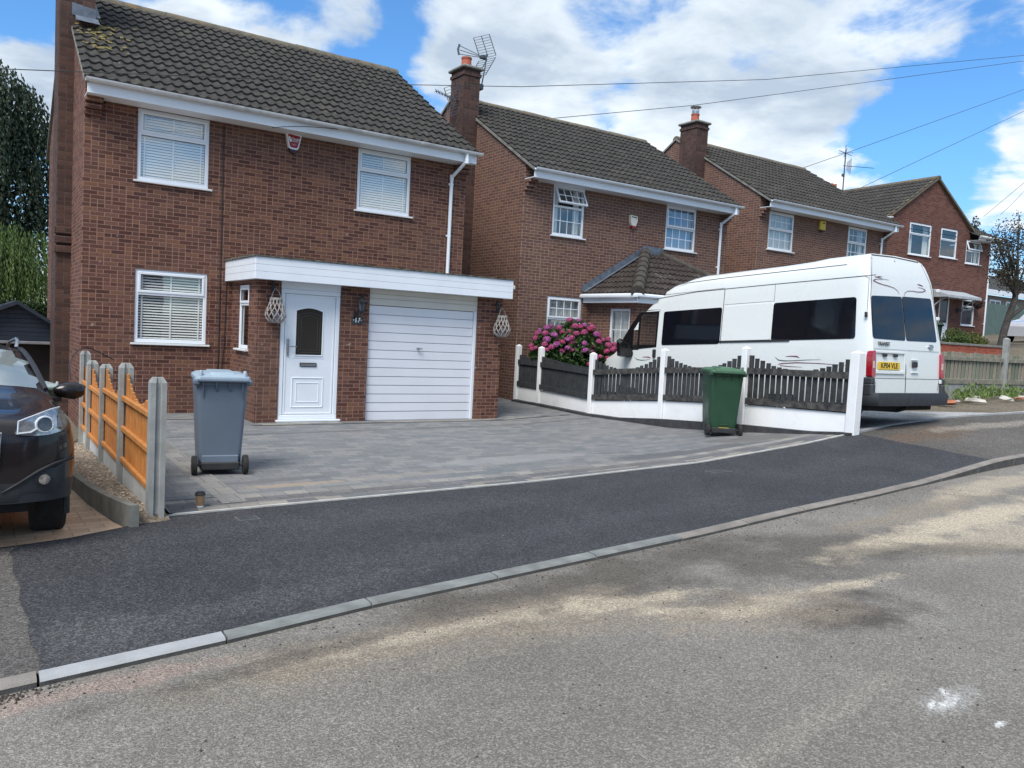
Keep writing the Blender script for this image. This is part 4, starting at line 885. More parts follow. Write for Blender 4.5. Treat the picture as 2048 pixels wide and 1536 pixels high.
for (xa, za), (xb, zb) in (((GL-.3, ez4-.2), (PK, rz4)), ((GR+.15, ez4-.1), (PK, rz4))):
    v.add([(xa,-.12,za-.07),(xb,-.12,zb-.07),(xb,-.12,zb+.03),(xa,-.12,za+.03),(xa,.05,za-.07),(xb,.05,zb-.07),(xb,.05,zb+.03),(xa,.05,za+.03)], [(0,1,2,3),(7,6,5,4),(0,4,5,1),(3,2,6,7)])
v.build('verge', M['ridge'], ro4)
rg = MB()
for k in range(25): rg.prism([(PK+.13*cos(pi*q/8), rz4-.04+.12*sin(pi*q/8)) for q in range(9)], -.12+k*.445, -.12+k*.445+.44, 'y', 0, True)
rg.build('ridge', M['ridge'], ro4)
# lower wing roof to the right
r = MB(); tiles(r, (GR-.1, -.42, ez4-.36), (1,0,0), (0, 3.0, 1.35), 0, WR-GR+.3, 3.3, .33, step=.03); r.add([(WR+.2,-.4,ez4-.37),(WR+.2,5.6,ez4-.37),(WR+.2,2.6,ez4+.98)], [(0,1,2)]); r.build('wing_roof', M['roof2'], h4, split=50)
f = MB(); f.box(GR+.02, -.40, ez4-.50, WR+.15, -.375, ez4-.34, 0, .003); f.box(GR+.02, -.374, ez4-.50, WR+.1, 0, ez4-.49); f.box(GL-.28, -.1, ez4-.42, GL-.02, .06, ez4-.2, 0, .005); f.build('fascia', M['upvcd'], h4)
f = MB(); f.tube([(GR, -.46, ez4-.36), (WR+.25, -.46, ez4-.36)], .055, 8); f.tube([(GL-.35, .0, ez4-.18), (GL-.35, D4, ez4-.18)], .055, 8); f.tube([(GL-.5, -.16, ez4-.2), (GL-.02, -.16, ez4-.15)], .03, 6); f.build('gutter', M['upvcd'], h4)
downpipe(h4, WR-.06, 0, -.44, ez4-.4, -.3, .1)
window(h4, *W4[0], TF, .36, None, 'drapes'); window(h4, *W4[1], TF, .40, None, 'none'); window(h4, *W4[2], TF, .3, None, 'none'); window(h4, 3.9, 3.4, 4.96, 4.42, TF, .45, (2, 1, 1), 'drapes', openv=20)
d = MB(); frame_rect(d, 2.365, 0, 3.045, 1.945, .07, .0, .06); d.box(2.44, .02, .05, 2.97, .05, .85, 0, .01); d.build('front_door', M['upvc'], h4); d = MB(); d.box(2.43, .03, .85, 2.98, .035, 1.87); d.build('pane', gm, h4)
cn = MB(); cn.add([(1.75,-.75,1.95),(4.05,-.75,1.95),(4.05,0,2.2),(1.75,0,2.2),(1.75,-.75,1.87),(4.05,-.75,1.87),(4.05,0,1.87),(1.75,0,1.87)], [(0,1,2,3),(0,4,5,1),(1,5,6,2),(3,7,4,0),(4,7,6,5)])
for k in range(16): cn.box(1.78+k*.145, -.77, 1.84, 1.86+k*.145, -.74, 1.95, 0, .004)
for xx in (1.9, 3.9): cn.tube([(xx, 0, 1.3), (xx, -.1, 1.55), (xx, -.35, 1.75), (xx, -.6, 1.87)], .03, 6)
cn.build('door_canopy', mat('grey_canopy', (.38,.42,.46), .6, .15, 6), h4)
hb_ = MB()
for k in range(420):
    q = Vector((random.gauss(0,1), random.gauss(0,1), random.gauss(0,1))).normalized()*random.uniform(.12, .21); c0 = Vector((4.75, -.22, 1.75))+q
    a = Vector((random.uniform(-1,1), random.uniform(-1,1), random.uniform(-1,1))).normalized()*.035; b_ = a.orthogonal().normalized()*.03; hb_.add([c0-a, c0+b_, c0+a, c0-b_], [(0,1,2,3)])
hb_.tube([(4.75, -.22, 1.9), (4.75, -.22, 2.1), (4.75, 0, 2.15)], .01, 5)
hbo = hb_.build('hanging_basket', mat('dry_basket_leaves', (.035,.02,.02), .9, .3, 10), None); hbo.location = h4.location; hbo.rotation_euler = h4.rotation_euler; tag(hbo, 'dark round hanging basket beside the ground-floor window of the gabled house', 'hanging basket')
wp = MB(); wp.tube([(3.62+.11*cos(t*pi/8), -.03, 1.42+.11*sin(t*pi/8)) for t in range(17)], .022, 6); wp.tube([(3.62, -.03, 1.34), (3.64, -.03, 1.46)], .03, 6); wp.build('wall_ornament', M['black'], h4)
# far chimney and mast behind houses three and four
fc = MB(); fc.box(41.7, 29.8, 8, 42.5, 30.4, 11.0); fh = fc.build('far_chimney', M['brickred']); 
p = MB(); p.lathe([(.14,10.99),(.12,11.3),(.14,11.42)], (41.95,30.1,0), 10); p.lathe([(.14,10.99),(.12,11.3),(.14,11.42)], (42.28,30.1,0), 10); p.build('pot', M['pot'], fh)
tag(fh, 'small red chimney top peeping between the roofs of the two farther houses', 'chimney')
am = MB(); am.tube([(31.5, 22, 8.0), (31.52, 22, 10.35)], .028, 6)
am.tube([(31.05, 22, 10.25), (31.95, 22, 10.18)], .015, 5); am.tube([(31.3, 21.8, 10.35), (31.7, 22.2, 10.1)], .012, 5); am.tube([(31.52, 22, 10.1), (31.5, 22, 10.55)], .015, 5); am.tube([(31.3, 22.2, 10.2), (31.75, 21.8, 10.25)], .01, 5)
am.tube([(31.4, 22, 9.66), (33.5, 21.9, 9.86)], .014, 5)
for k in range(5): x_ = 31.65+k*.07; am.tube([(x_, 22, 9.5-.04*k), (x_+.04, 22, 9.68), (x_+.02, 22, 9.86+.05*k)], .01, 4)
am.box(31.4, 21.95, 9.2, 31.5, 22.05, 9.32, 0, .01)
tag(am.build('tv_mast', M['aerial']), 'tall thin aerial mast rising between the two farther roofs', 'aerial')
# overhead cables
def wire(pts, r, label, sag=0):
    P = []
    for (a, b) in zip(pts, pts[1:]):
        n = 10
        for i in range(n): t = i/n; q = Vector(a).lerp(Vector(b), t); P.append(q)
    P.append(Vector(pts[-1])); m_ = MB(); m_.tube(P, r, 5); tag(m_.build('overhead_cable', M['cable'], split=0), label, 'cable', 'telephone wires crossing the sky')
wire([(-8,12,3.3),(.21,12,4.52),(1.97,12,4.83),(5.74,12,5.49),(7.85,12,5.90),(14.2,12,7.38),(25.26,12,10.43)], .006, 'thin overhead wire running across the whole sky, topmost of the wires')
wire([(14.0,21,7.2),(14.42,21,8.36-.1),(21.05,21,10.0),(31.02,21,12.91),(44.26,21,16.79)][1:], .010, 'overhead wire that meets the roof ridge of the house with the tiled bay')
wire([(28.0,22,8.7),(28.4,22,9.03),(31.84,22,10.34),(46.63,22,16.08)], .011, 'overhead wire rising to the right past the aerial mast')
wire([(44.0,30,11.2),(44.88,30,11.63),(63.87,30,19.85)], .015, 'overhead wire rising from the gabled roof towards the right edge')
wire([(51.5,26,10.3),(52.62,26,10.95),(56.5,26,13.23)], .013, 'upper of two short overhead wires above the small tree at the right edge')
wire([(53.5,26,10.65),(54.35,26,11.18),(56.5,26,12.66)], .013, 'lower of two short overhead wires above the small tree at the right edge')
wire([(4.04,13.62,4.80),(4.3,13.6,4.86),(4.68,13.62,4.93),(5.2,13.65,4.99)], .007, 'short dark cable tacked along the white fascia above the red alarm box')

# houses over the road: the photo shows them mirrored in the van's rear windows and the panes
for (x_, y_, w_, lb) in ((14.5, -11.5, 6.6, 'brick house across the road, seen only mirrored in the rear windows of the van'), (4.0, -13.0, 6.6, 'brick house across the road, seen only mirrored in the front windows of the nearest house')):
    e = empty('brick_house', (x_, y_, .2), lb, 'house', 'brick houses across the road', rz=pi+R(8))
    a_ = MB(); a_.box(-3.3, 0, -1, 3.3, 7, 5); a_.add([(-3.3,0,5.001),(-3.3,7,5.001),(-3.3,3.5,7.4),(3.3,0,5.001),(3.3,7,5.001),(3.3,3.5,7.4)], [(0,2,1),(3,4,5)]); a_.build('wall', M['brick2'], e)
    a_ = MB(); a_.add([(-3.4,-.35,4.95),(3.4,-.35,4.95),(3.4,3.5,7.5),(-3.4,3.5,7.5),(-3.4,7.35,4.95),(3.4,7.35,4.95)], [(0,1,2,3),(3,2,5,4)]); a_.build('roof', M['roof2'], e)
    a_ = MB(); a_.box(2.4, 3.0, 6.0, 3.1, 3.8, 8.5); a_.build('chimney', M['brickdark'], e)
    for wx in (-2.2, 1.1):
        for wz in (1.2, 3.7):
            a_ = MB(); frame_rect(a_, wx, wz, wx+1.2, wz+1.15, .07, -.03, -.001); fo = a_.build('window', M['upvc'], e); a_ = MB(); a_.box(wx+.06, -.02, wz+.06, wx+1.14, -.012, wz+1.09); a_.build('pane', gm, fo)
# ------------------------------------------------------------------ vehicles
M['vanw'] = mat('white_van_paint', (.72,.75,.74), .3, .012, .8, coat=.6)
M['gloss'] = mat('gloss_black_trim', (.008,.008,.009), .3)
M['tint'] = mat('tinted_glass', (.004,.006,.010), .02, .1, 2, spec=.6)
M['tyre'] = mat('tyre_rubber', (.018,.018,.018), .85, .3, 20, .3, 90)
M['rim'] = mat('alloy_rim', (.5,.5,.52), .3, .1, 9, metal=.9)
M['seam'] = mat('panel_gap', (.05,.052,.055), .8)
M['bump'] = mat('grey_bumper_plastic', (.035,.038,.045), .55, .15, 8, .1, 200)
M['redl'] = mat('red_lamp_lens', (.35,.008,.02), .12, .15, 30, coat=1)
M['clearl'] = mat('clear_lamp_lens', (.5,.42,.36), .15, .2, 30, coat=1)
M['swr'] = mat('dark_red_decal', (.18,.01,.03), .3); M['swb'] = mat('navy_decal', (.01,.012,.03), .3)
M['plate'] = mat('yellow_number_plate', (.75,.50,.03), .4, .04, 5); M['ink'] = mat('black_ink', (.008,.008,.008), .5)
def rpoly(P, r, n=4):
    out = []
    for i, p in enumerate(P):
        p = Vector(p); a = (Vector(P[i-1])-p); b = (Vector(P[(i+1) % len(P)])-p); ra = min(r, a.length*.45, b.length*.45)
        A, B = p+a.normalized()*ra, p+b.normalized()*ra
        for k in range(n+1): t = k/n; out.append(tuple(A*(1-t)**2+p*2*t*(1-t)+B*t*t))
    return out
VW = 1.96
INS = [(.38,.05),(.55,.0),(1.05,0),(1.32,.01),(1.98,.07),(2.15,.0855),(2.31,.10),(2.45,.13),(2.57,.18),(2.64,.24),(2.68,.36),(2.70,.98)]
SR = [(1.3,0.004),(1.36,.02),(2.31,.14),(2.6,.22),(2.7,.27)]
TOP = [(0,2.7),(3.6,2.68),(4.0,2.64),(4.2,2.58),(4.4,2.49),(4.75,2.26),(5.08,2.02),(5.45,1.70),(5.8,1.30),(6.1,1.2),(6.28,1.06),(6.38,.85),(6.42,.6)]
van = empty('van', (11.03, 6.95, .45), 'white high-roof van parked on the side driveway behind the white-posted fence', 'van'); van.rotation_euler = (-R(3.2), 0, 0)
LV = [h for h, _ in INS]; LV.insert(2, .8); LV.insert(5, 1.65)
def vring(s):
    T = ip(s, TOP); pts = []; nar = ip(s, [(5.4,0),(6.0,.04),(6.28,.13),(6.38,.24),(6.42,.36)])+ip(s, [(0,.045),(.07,0)])
    if T < 2.69:
        lo = [h for h in LV if h < T-.13]; mrem = len(LV)-len(lo)
        pts = [(ip(h, INS), h) for h in lo]; i0 = ip(T-.13, INS)
        for q in range(mrem): t = (q)/(mrem-1); pts.append((i0+(.98-i0)*(t**1.15), T-.13+.13*sin(t*pi/2)**.6))
    else: pts = [(ip(h, INS), h) for h in LV]
    out = []
    for i, h in pts:
        ss = s+ip(h, SR)*max(0, 1-s/.5) if s < .5 else s
        out.append((min(.98, i+nar*(1-i/.98)), ss, h))
    return out
ST = [0,.03,.09,.3,1,1.83,2.93,3.6,3.9,4.2,4.4,4.58,4.75,4.9,5.08,5.25,5.45,5.62,5.8,6.1,6.28,6.38,6.42]
rings = [vring(s) for s in ST]; nl = len(LV); b = MB()
vs = [p for r in rings for p in r]+[(VW-p[0], p[1], p[2]) for r in rings for p in r]; off = len(rings)*nl
def vin(i, k):   # opening of the cab door glass
    h0, h1 = rings[i][k][2], rings[i][k+1][2]; s0, s1 = ST[i], ST[i+1]
    return (s0 >= 4.57 and s1 <= 5.09 and h0 >= 1.3 and h1 <= 1.99) or (s0 >= 5.07 and s1 <= 5.26 and h0 >= 1.3 and h1 <= 1.67)
fs = []; ws_ = []
for i in range(len(ST)-1):
    for k in range(nl-1):
        if vin(i, k): continue
        q = (i*nl+k, i*nl+k+1, (i+1)*nl+k+1, (i+1)*nl+k)
        if ST[i] >= 5.07 and ST[i+1] <= 5.81 and min(rings[i][k][0], rings[i+1][k][0]) > .12: ws_ += [q, tuple(x+off for x in q[::-1])]; continue
        fs += [q, tuple(x+off for x in q[::-1])]
for k in range(nl-1): q = (k, k+1, k+1+off, k+off); fs.append(q); e = (len(ST)-1)*nl; fs.append((e+k+off, e+k+1+off, e+k+1, e+k))
fs += [((i)*nl, (i+1)*nl, (i+1)*nl+off, i*nl+off) for i in range(len(ST)-1)]
for i in range(len(ST)-1):
    if ST[i] >= 5.07 and ST[i+1] <= 5.81: ws_.append((i*nl+nl-1, (i)*nl+nl-1+off, (i+1)*nl+nl-1+off, (i+1)*nl+nl-1))
b.add(vs, fs, 0, True); b.build('body', M['vanw'], van, split=50)
us = sorted({i for f in ws_ for i in f}); mp_ = {a: c for c, a in enumerate(us)}; g = MB(); g.add([vs[i] for i in us], [tuple(mp_[i] for i in f) for f in ws_], 0, True); g.build('windscreen', M['vanglass'], van)
def sidep(mb, poly, o=.006, th=.02, right=False, mi=0):
    f = (lambda x: VW-x) if right else (lambda x: x); n = len(poly)
    v = [(f(ip(h, INS)-o), s, h) for s, h in poly]+[(f(ip(h, INS)-o+th), s, h) for s, h in poly]
    mb.add(v, [tuple(range(n))] + [(i, i+n, (i+1) % n+n, (i+1) % n) for i in range(n)], mi)
def rearp(mb, poly, o=.006, th=.02, mi=0):
    n = len(poly); v = [(x, ip(h, SR)-o, h) for x, h in poly]+[(x, ip(h, SR)-o+th, h) for x, h in poly]
    mb.add(v, [tuple(range(n))]+[(i, i+n, (i+1) % n+n, (i+1) % n) for i in range(n)], mi)
def rib(mb, pts, w, fn, o=.004, mi=0):
    pts = [Vector(p) for p in pts]; n = len(pts); L = []; Rr = []
    for i, p in enumerate(pts):
        t = (pts[min(i+1, n-1)]-pts[max(0, i-1)]).normalized(); q = Vector((-t.y, t.x)); ww = (w[i] if isinstance(w, list) else w)/2
        L.append(p+q*ww); Rr.append(p-q*ww)
    for i in range(n-1): fn(mb, [tuple(L[i]), tuple(L[i+1]), tuple(Rr[i+1]), tuple(Rr[i])], o, .003, mi=mi)
def sidef(mb, poly, o, th, mi=0): sidep(mb, poly, o, th, mi=mi)
for rt in (False, True):
    for (s0, h0, s1, h1) in ((2.95,1.33,4.41,1.985), (.28,1.365,1.83,2.0)):
        g = MB(); sidep(g, rpoly([(s0, h0), (s1, h0), (s1-.0, h1-.005), (s0+.03 if s0 < 1 else s0, h1)], .05), .008, .02, rt); g.build('side_window', M['tint'], van)
    g = MB(); sidep(g, [(4.57,1.32),(5.26,1.32),(5.26,1.64),(5.09,1.95),(4.57,1.98)], -.012, .004, rt); g.build('cab_window', M['vanglass'], van)
    g = MB()
    sidep(g, [(5.00,2.0),(5.09,1.99),(5.30,1.78),(5.52,1.50),(5.64,1.33),(5.56,1.25),(5.25,1.25),(5.25,1.64),(5.12,1.80),(5.03,1.94)], .007, .02, rt); sidep(g, [(5.06,1.33),(5.10,1.33),(5.10,1.90),(5.06,1.95)], .0078, .02, rt); sidep(g, [(5.05,1.25),(5.26,1.25),(5.26,1.35),(5.05,1.35)], .0074, .02, rt)
    sidep(g, [(4.55,1.295),(5.06,1.265),(5.06,1.35),(4.55,1.335)], .0075, .02, rt); sidep(g, [(4.545,1.30),(4.59,1.30),(4.59,2.0),(4.545,2.0)], .007, .02, rt); sidep(g, [(4.545,1.96),(5.04,1.955),(5.04,2.0),(4.545,2.0)], .0073, .02, rt)
    g.build('cab_window_trim', M['gloss'], van)
    g = MB(); sidep(g, rpoly([(1.85,1.385),(2.90,1.385),(2.90,1.995),(1.85,2.0)], .02), .014, .03, rt); g.build('blank_panel', M['vanw'], van)
    g = MB()
    def sf(mb, poly, o, th, mi=0, rt=rt): sidep(mb, poly, o, th, rt, mi)
    for P, w in (([(.02,2.31),(2,2.315),(3.6,2.31),(4.75,2.24)], .012), ([(.55,2.52),(3.0,2.52),(4.0,2.50),(4.4,2.45)], .012), ([(2.925,.45),(2.93,1.35),(2.925,2.31)], .012), ([(4.53,.45),(4.53,2.03),(4.75,2.03),(5.05,2.02)], .010), ([(1.83,2.03),(1.83,2.30)], .005), ([(2.93,2.33),(4.5,2.31)], .006), ([(1.83,2.03),(2.9,2.03)], .004), ([(0.12,.8),(0.13,2.3)], .004)):
        rib(g, P, w, sf, .003)
    g.build('panel_gap', M['seam'], van, split=0)
    g = MB(); sidep(g, [(1.46,1.345),(2.94,1.35),(2.94,1.385),(1.46,1.375)], .016, .02, rt); g.build('door_rail', M['plastic'], van)
    g = MB(); sidep(g, rpoly([(4.55,1.09),(4.62,1.09),(4.62,1.25),(4.55,1.25)], .02), .03, .04, rt); g.build('door_handle', M['plastic'], van)
g = MB(); g.loft([[(x, s, h) for x, s, h in [(-.02+dx*1, 5.22+ds, 1.10+dh) for dx, ds, dh in ((0,0,0),(0,.12,0),(0,.14,.2),(0,.06,.26),(0,-.04,.1))]] , [(-.16, 5.24, 1.10), (-.16, 5.38, 1.10), (-.16, 5.40, 1.38), (-.16, 5.30, 1.44), (-.16, 5.22, 1.36)], [(-.30, 5.20, 1.12), (-.30, 5.34, 1.12), (-.31, 5.36, 1.42), (-.30, 5.27, 1.47), (-.30, 5.19, 1.40)], [(-.36, 5.2, 1.18), (-.36, 5.28, 1.18), (-.36, 5.30, 1.36), (-.36, 5.25, 1.40), (-.36, 5.2, 1.36)]], 0); mir = g.build('wing_mirror', M['gloss'], van)
g = MB(); g.loft([[(VW+.02, 5.22, 1.1), (VW+.02, 5.34, 1.1), (VW+.02, 5.36, 1.3), (VW+.02, 5.26, 1.36)], [(VW+.3, 5.20, 1.12), (VW+.3, 5.34, 1.12), (VW+.3, 5.36, 1.42), (VW+.3, 5.22, 1.46)]], 0); g.build('wing_mirror', M['gloss'], van)
# rear doors
g = MB(); rearp(g, rpoly([(.06,1.365),(.905,1.36),(.900,2.045),(.115,2.01)], .04), .010); g.build('rear_window', M['tint'], van)
g = MB(); rearp(g, rpoly([(.935,1.36),(1.80,1.37),(1.745,2.07),(.93,2.05)], .04), .010); g.build('rear_window', M['tint'], van)
g = MB()
for P, w in (([(.92,.56),(.925,.9),(.92,1.4),(.915,2.0),(.91,2.62)], .014), ([(.07,.58),(.055,.8),(.06,1.4),(.10,2.0),(.17,2.31),(.3,2.62)], .008), ([(1.85,.6),(1.88,.8),(1.87,1.4),(1.83,2.0),(1.78,2.31),(1.66,2.62)], .008), ([(.32,2.655),(.9,2.675),(1.6,2.655)], .02), ([(.07,.775),(1.86,.775)], .005), ([(.07,1.215),(.91,1.215)], .003), ([(.93,1.215),(1.86,1.215)], .003)):
    rib(g, P, w, lambda mb, p, o, th, mi=0: rearp(mb, p, o, th, mi), .004)
g.build('panel_gap', M['seam'], van, split=0)
for (x0, h0, x1, h1) in ((.10,.84,.87,1.15),):
    g = MB(); frame_rect(g, 0, 0, 1, 1, .03, 0, 1) if False else None
    g.box(x0, -.018, h0, x1, .0, h0+.05, 0, .006); g.box(x0, -.016, h1, x1, .0, h1+.035, 0, .006); g.box(x0, -.012, h0, x0+.015, 0, h1, 0, .004); g.box(x1-.015, -.012, h0, x1, 0, h1, 0, .004); g.build('plate_recess', M['vanw'], van)
g = MB(); g.box(.17,-.014,.905,.735,-.004,1.02,0,.003); pl = g.build('number_plate', M['plate'], van); text_mesh('KP04 VLE', .112, M['ink'], pl, FACE(.452,-.016,.962), .001, .98)
for x in (.33, .61): g = MB(); g.box(x-.05,-.03,1.10,x+.05,0,1.145,0,.01); g.build('plate_lamp', M['plastic'], van)
text_mesh('TRANSIT', .078, mat('badge_grey', (.08,.085,.09), .3, metal=.5), van, FACE(.31,-.006,1.29), .003, 1.0, 'badge')
g = MB(); g.box(1.06,-.02,.86,1.25,.0,.885,0,.006); g.box(1.06,-.018,1.06,1.24,-.0,1.075,0,.004); g.build('handle_recess', M['vanw'], van); g = MB(); g.box(1.07,-.035,.95,1.20,0,1.04,0,.012); g.build('rear_handle', M['plastic'], van)
g = MB(); g.prism([(1.60+.07*cos(t*pi/8), 1.29+.035*sin(t*pi/8)) for t in range(16)], -.014, 0, 'y'); g.build('badge', M['steel'], van)
for x0, x1 in ((-.012,.085), (1.875,1.972)):
    g = MB(); P = rpoly([(x0,.79),(x1,.79),(x1,1.185),(x0+(.03 if x0 < 1 else 0),1.185),(x0,1.10)] if x0 < 1 else [(x0,.79),(x1,.79),(x1,1.10),(x1-.03,1.185),(x0,1.185)], .03)
    g.prism(P, -.025, .07, 'y', 0, True); tl_ = g.build('tail_lamp', M['redl'], van); g = MB(); g.box(x0+.025 if x0 < 1 else x0+.02, -.030, .92, x0+.07, -.02, 1.03, 0, .006); g.build('lens', M['clearl'], tl_)
for x in (.03, 1.86): g = MB(); g.box(x,-.03,.70,x+.08,.0,.765,0,.01); g.build('hinge', M['upvcd'], van)
for h in (1.72,): g = MB(); g.box(-.005,.09,h-.04,.03,.13,h+.04,0,.008); g.build('door_stop', M['plastic'], van)
for h in (1.75, 2.2): g = MB(); g.box(VW-.09,.04,h-.03,VW-.03,.10,h+.03,0,.012); g.build('hinge', M['upvcd'], van)
g = MB(); U = [(-.03,.30),(-.03,-.05),(.02,-.12),(.3,-.15),(1.66,-.15),(1.94,-.12),(1.99,-.05),(1.99,.30)]
def bring(o, z): return [(x+(.98-x)*o, y+o*.3, z) for x, y in U]
g.loft([bring(.05,.36)+[(1.9,.3,.36),(.06,.3,.36)], bring(.01,.42)+[(1.9,.3,.42),(.06,.3,.42)], bring(0,.50)+[(1.9,.3,.50),(.06,.3,.50)], bring(.01,.555)+[(1.9,.3,.555),(.06,.3,.555)]])
for x0, x1 in ((-.035,.075), (1.885,1.995)): g.box(x0,-.05,.50,x1,.42,.70,0,.03); g.box(x0+.01,-.04,.68,x1-.01,.42,.785,0,.02)
g.build('rear_bumper', M['bump'], van)
g = MB(); g.box(.1,.1,.28,1.86,1.2,.37,0,.02); g.box(.15,1.4,.2,1.8,6.0,.36,0,.02); g.tube([(.9,-.05,.33),(.9,.1,.28),(.9,.6,.28)], .03, 8); g.build('underbody', M['dark'], van)
def wheel(par, x, y, z, r, w, side, spokes=5, rimmat='rim'):
    o = bpy.data.objects.new('wheel', None)
    m_ = MB(); m_.lathe([(r*.62,-w/2),(r*.93,-w/2),(r,-w/2+.03),(r,w/2-.03),(r*.93,w/2),(r*.62,w/2)], (x, y, z), 28, axis='x'); wt = m_.build('wheel', M['tyre'], par)
    m_ = MB(); s = side*w/2; m_.lathe([(r*.64, s*.9),(r*.6, s*.55),(r*.25, s*.6),(.06, s*.8),(.05, s*.92),(0.001, s*.93)], (x, y, z), 28, axis='x')
    for k in range(spokes):
        a = 2*pi*k/spokes; m_.tube([(x+s*.8, y+.05*cos(a), z+.05*sin(a)), (x+s*.9, y+r*.6*cos(a), z+r*.6*sin(a))], [.03, .022], 6)
    m_.build('rim', M[rimmat], wt); return wt
for x, sd_ in ((.14,-1), (VW-.14,1)):
    for y in (1.65, 5.42): wheel(van, x, y, .34, .34, .24, sd_)
def dec(fn, pts, w, mi):
    sw = MB(); ww = [q*.38 for q in w] if isinstance(w, list) else w*.62; rib(sw, pts, ww, fn); sw.m = [0]*len(sw.m); sw.build('swoosh_decal', M['swr'] if mi == 0 else M['swb'], van, split=0)
def rr_(pts, w, mi): dec(lambda mb, p, o, th, mi=0: rearp(mb, p, .007, th, mi), pts, w, mi)
rr_([(.20,2.245),(.30,2.22),(.45,2.20),(.60,2.19),(.74,2.17),(.83,2.13),(.86,2.08)], [.03,.03,.024,.02,.016,.012,.006], 0); rr_([(.45,2.28),(.33,2.275),(.24,2.265),(.20,2.245)], [.003,.012,.025,.03], 0); rr_([(.26,2.30),(.36,2.315),(.45,2.32)], [.02,.04,.005], 0); rr_([(.24,2.315),(.4,2.29),(.62,2.285)], [.004,.012,.003], 1)
rr_([(1.62,2.19),(1.52,2.165),(1.38,2.155),(1.24,2.16),(1.10,2.15),(1.02,2.11),(.99,2.06)], [.03,.03,.024,.02,.016,.012,.006], 0); rr_([(1.40,2.235),(1.52,2.225),(1.60,2.21),(1.62,2.19)], [.003,.012,.025,.03], 0); rr_([(1.56,2.26),(1.46,2.275),(1.40,2.28)], [.02,.04,.005], 0)
def ss_(pts, w, mi): dec(lambda mb, p, o, th, mi=0: sidep(mb, p, .006, th, False, mi), pts, w, mi)
ss_([(1.72,1.09),(1.66,1.045),(1.55,1.03),(1.40,1.03),(1.1,1.045),(.85,1.05)], [.004,.03,.028,.02,.012,.004], 1); ss_([(1.52,1.10),(1.42,1.105),(1.30,1.10),(1.25,1.08)], [.005,.03,.05,.01], 0); ss_([(1.66,.97),(1.60,.985),(1.3,1.0),(.9,.99),(.4,.96)], [.01,.03,.03,.02,.004], 0); ss_([(1.62,.955),(1.5,.94),(1.2,.93)], [.02,.02,.004], 0)
ss_([(5.15,1.10),(5.08,1.055),(4.95,1.04),(4.82,1.045),(4.7,1.06)], [.004,.025,.025,.015,.004], 1); ss_([(4.93,1.10),(4.84,1.105),(4.74,1.10),(4.68,1.08)], [.005,.03,.05,.01], 0)
g = MB(); g.box(.12,4.0,.5,VW-.12,5.6,.52); g.box(.12,5.35,.52,VW-.12,5.75,1.12,0,.04); g.box(.1,3.9,.5,VW-.1,3.95,2.2); g.build('cab_interior', M['plastic'], van)
fb = empty('flower_bunch', (11.55, 12.35, 1.22), 'bunch of pale pink flowers showing through the side window of the white van', 'flowers')
m_ = MB()
for k in range(26):
    q = Vector((random.uniform(-.22,.22), random.uniform(-.1,.1), random.uniform(-.02,.14))); r_ = random.uniform(.04,.06)
    m_.lathe([(.001, r_*.6), (r_*.7, r_*.45), (r_, 0), (r_*.6, -r_*.5), (.001, -r_*.6)], q, 7)
m_.build('petals', mat('pale_pink_petals', (.62,.40,.36), .8, .25, 14), fb)
m_ = MB()
for k in range(12): q = (random.uniform(-.2,.2), random.uniform(-.08,.08)); m_.tube([(q[0]*.5, q[1]*.5, -.3), (q[0], q[1], .0)], .008, 4)
m_.build('stems', mat('green_stem', (.03,.08,.02), .7), fb)
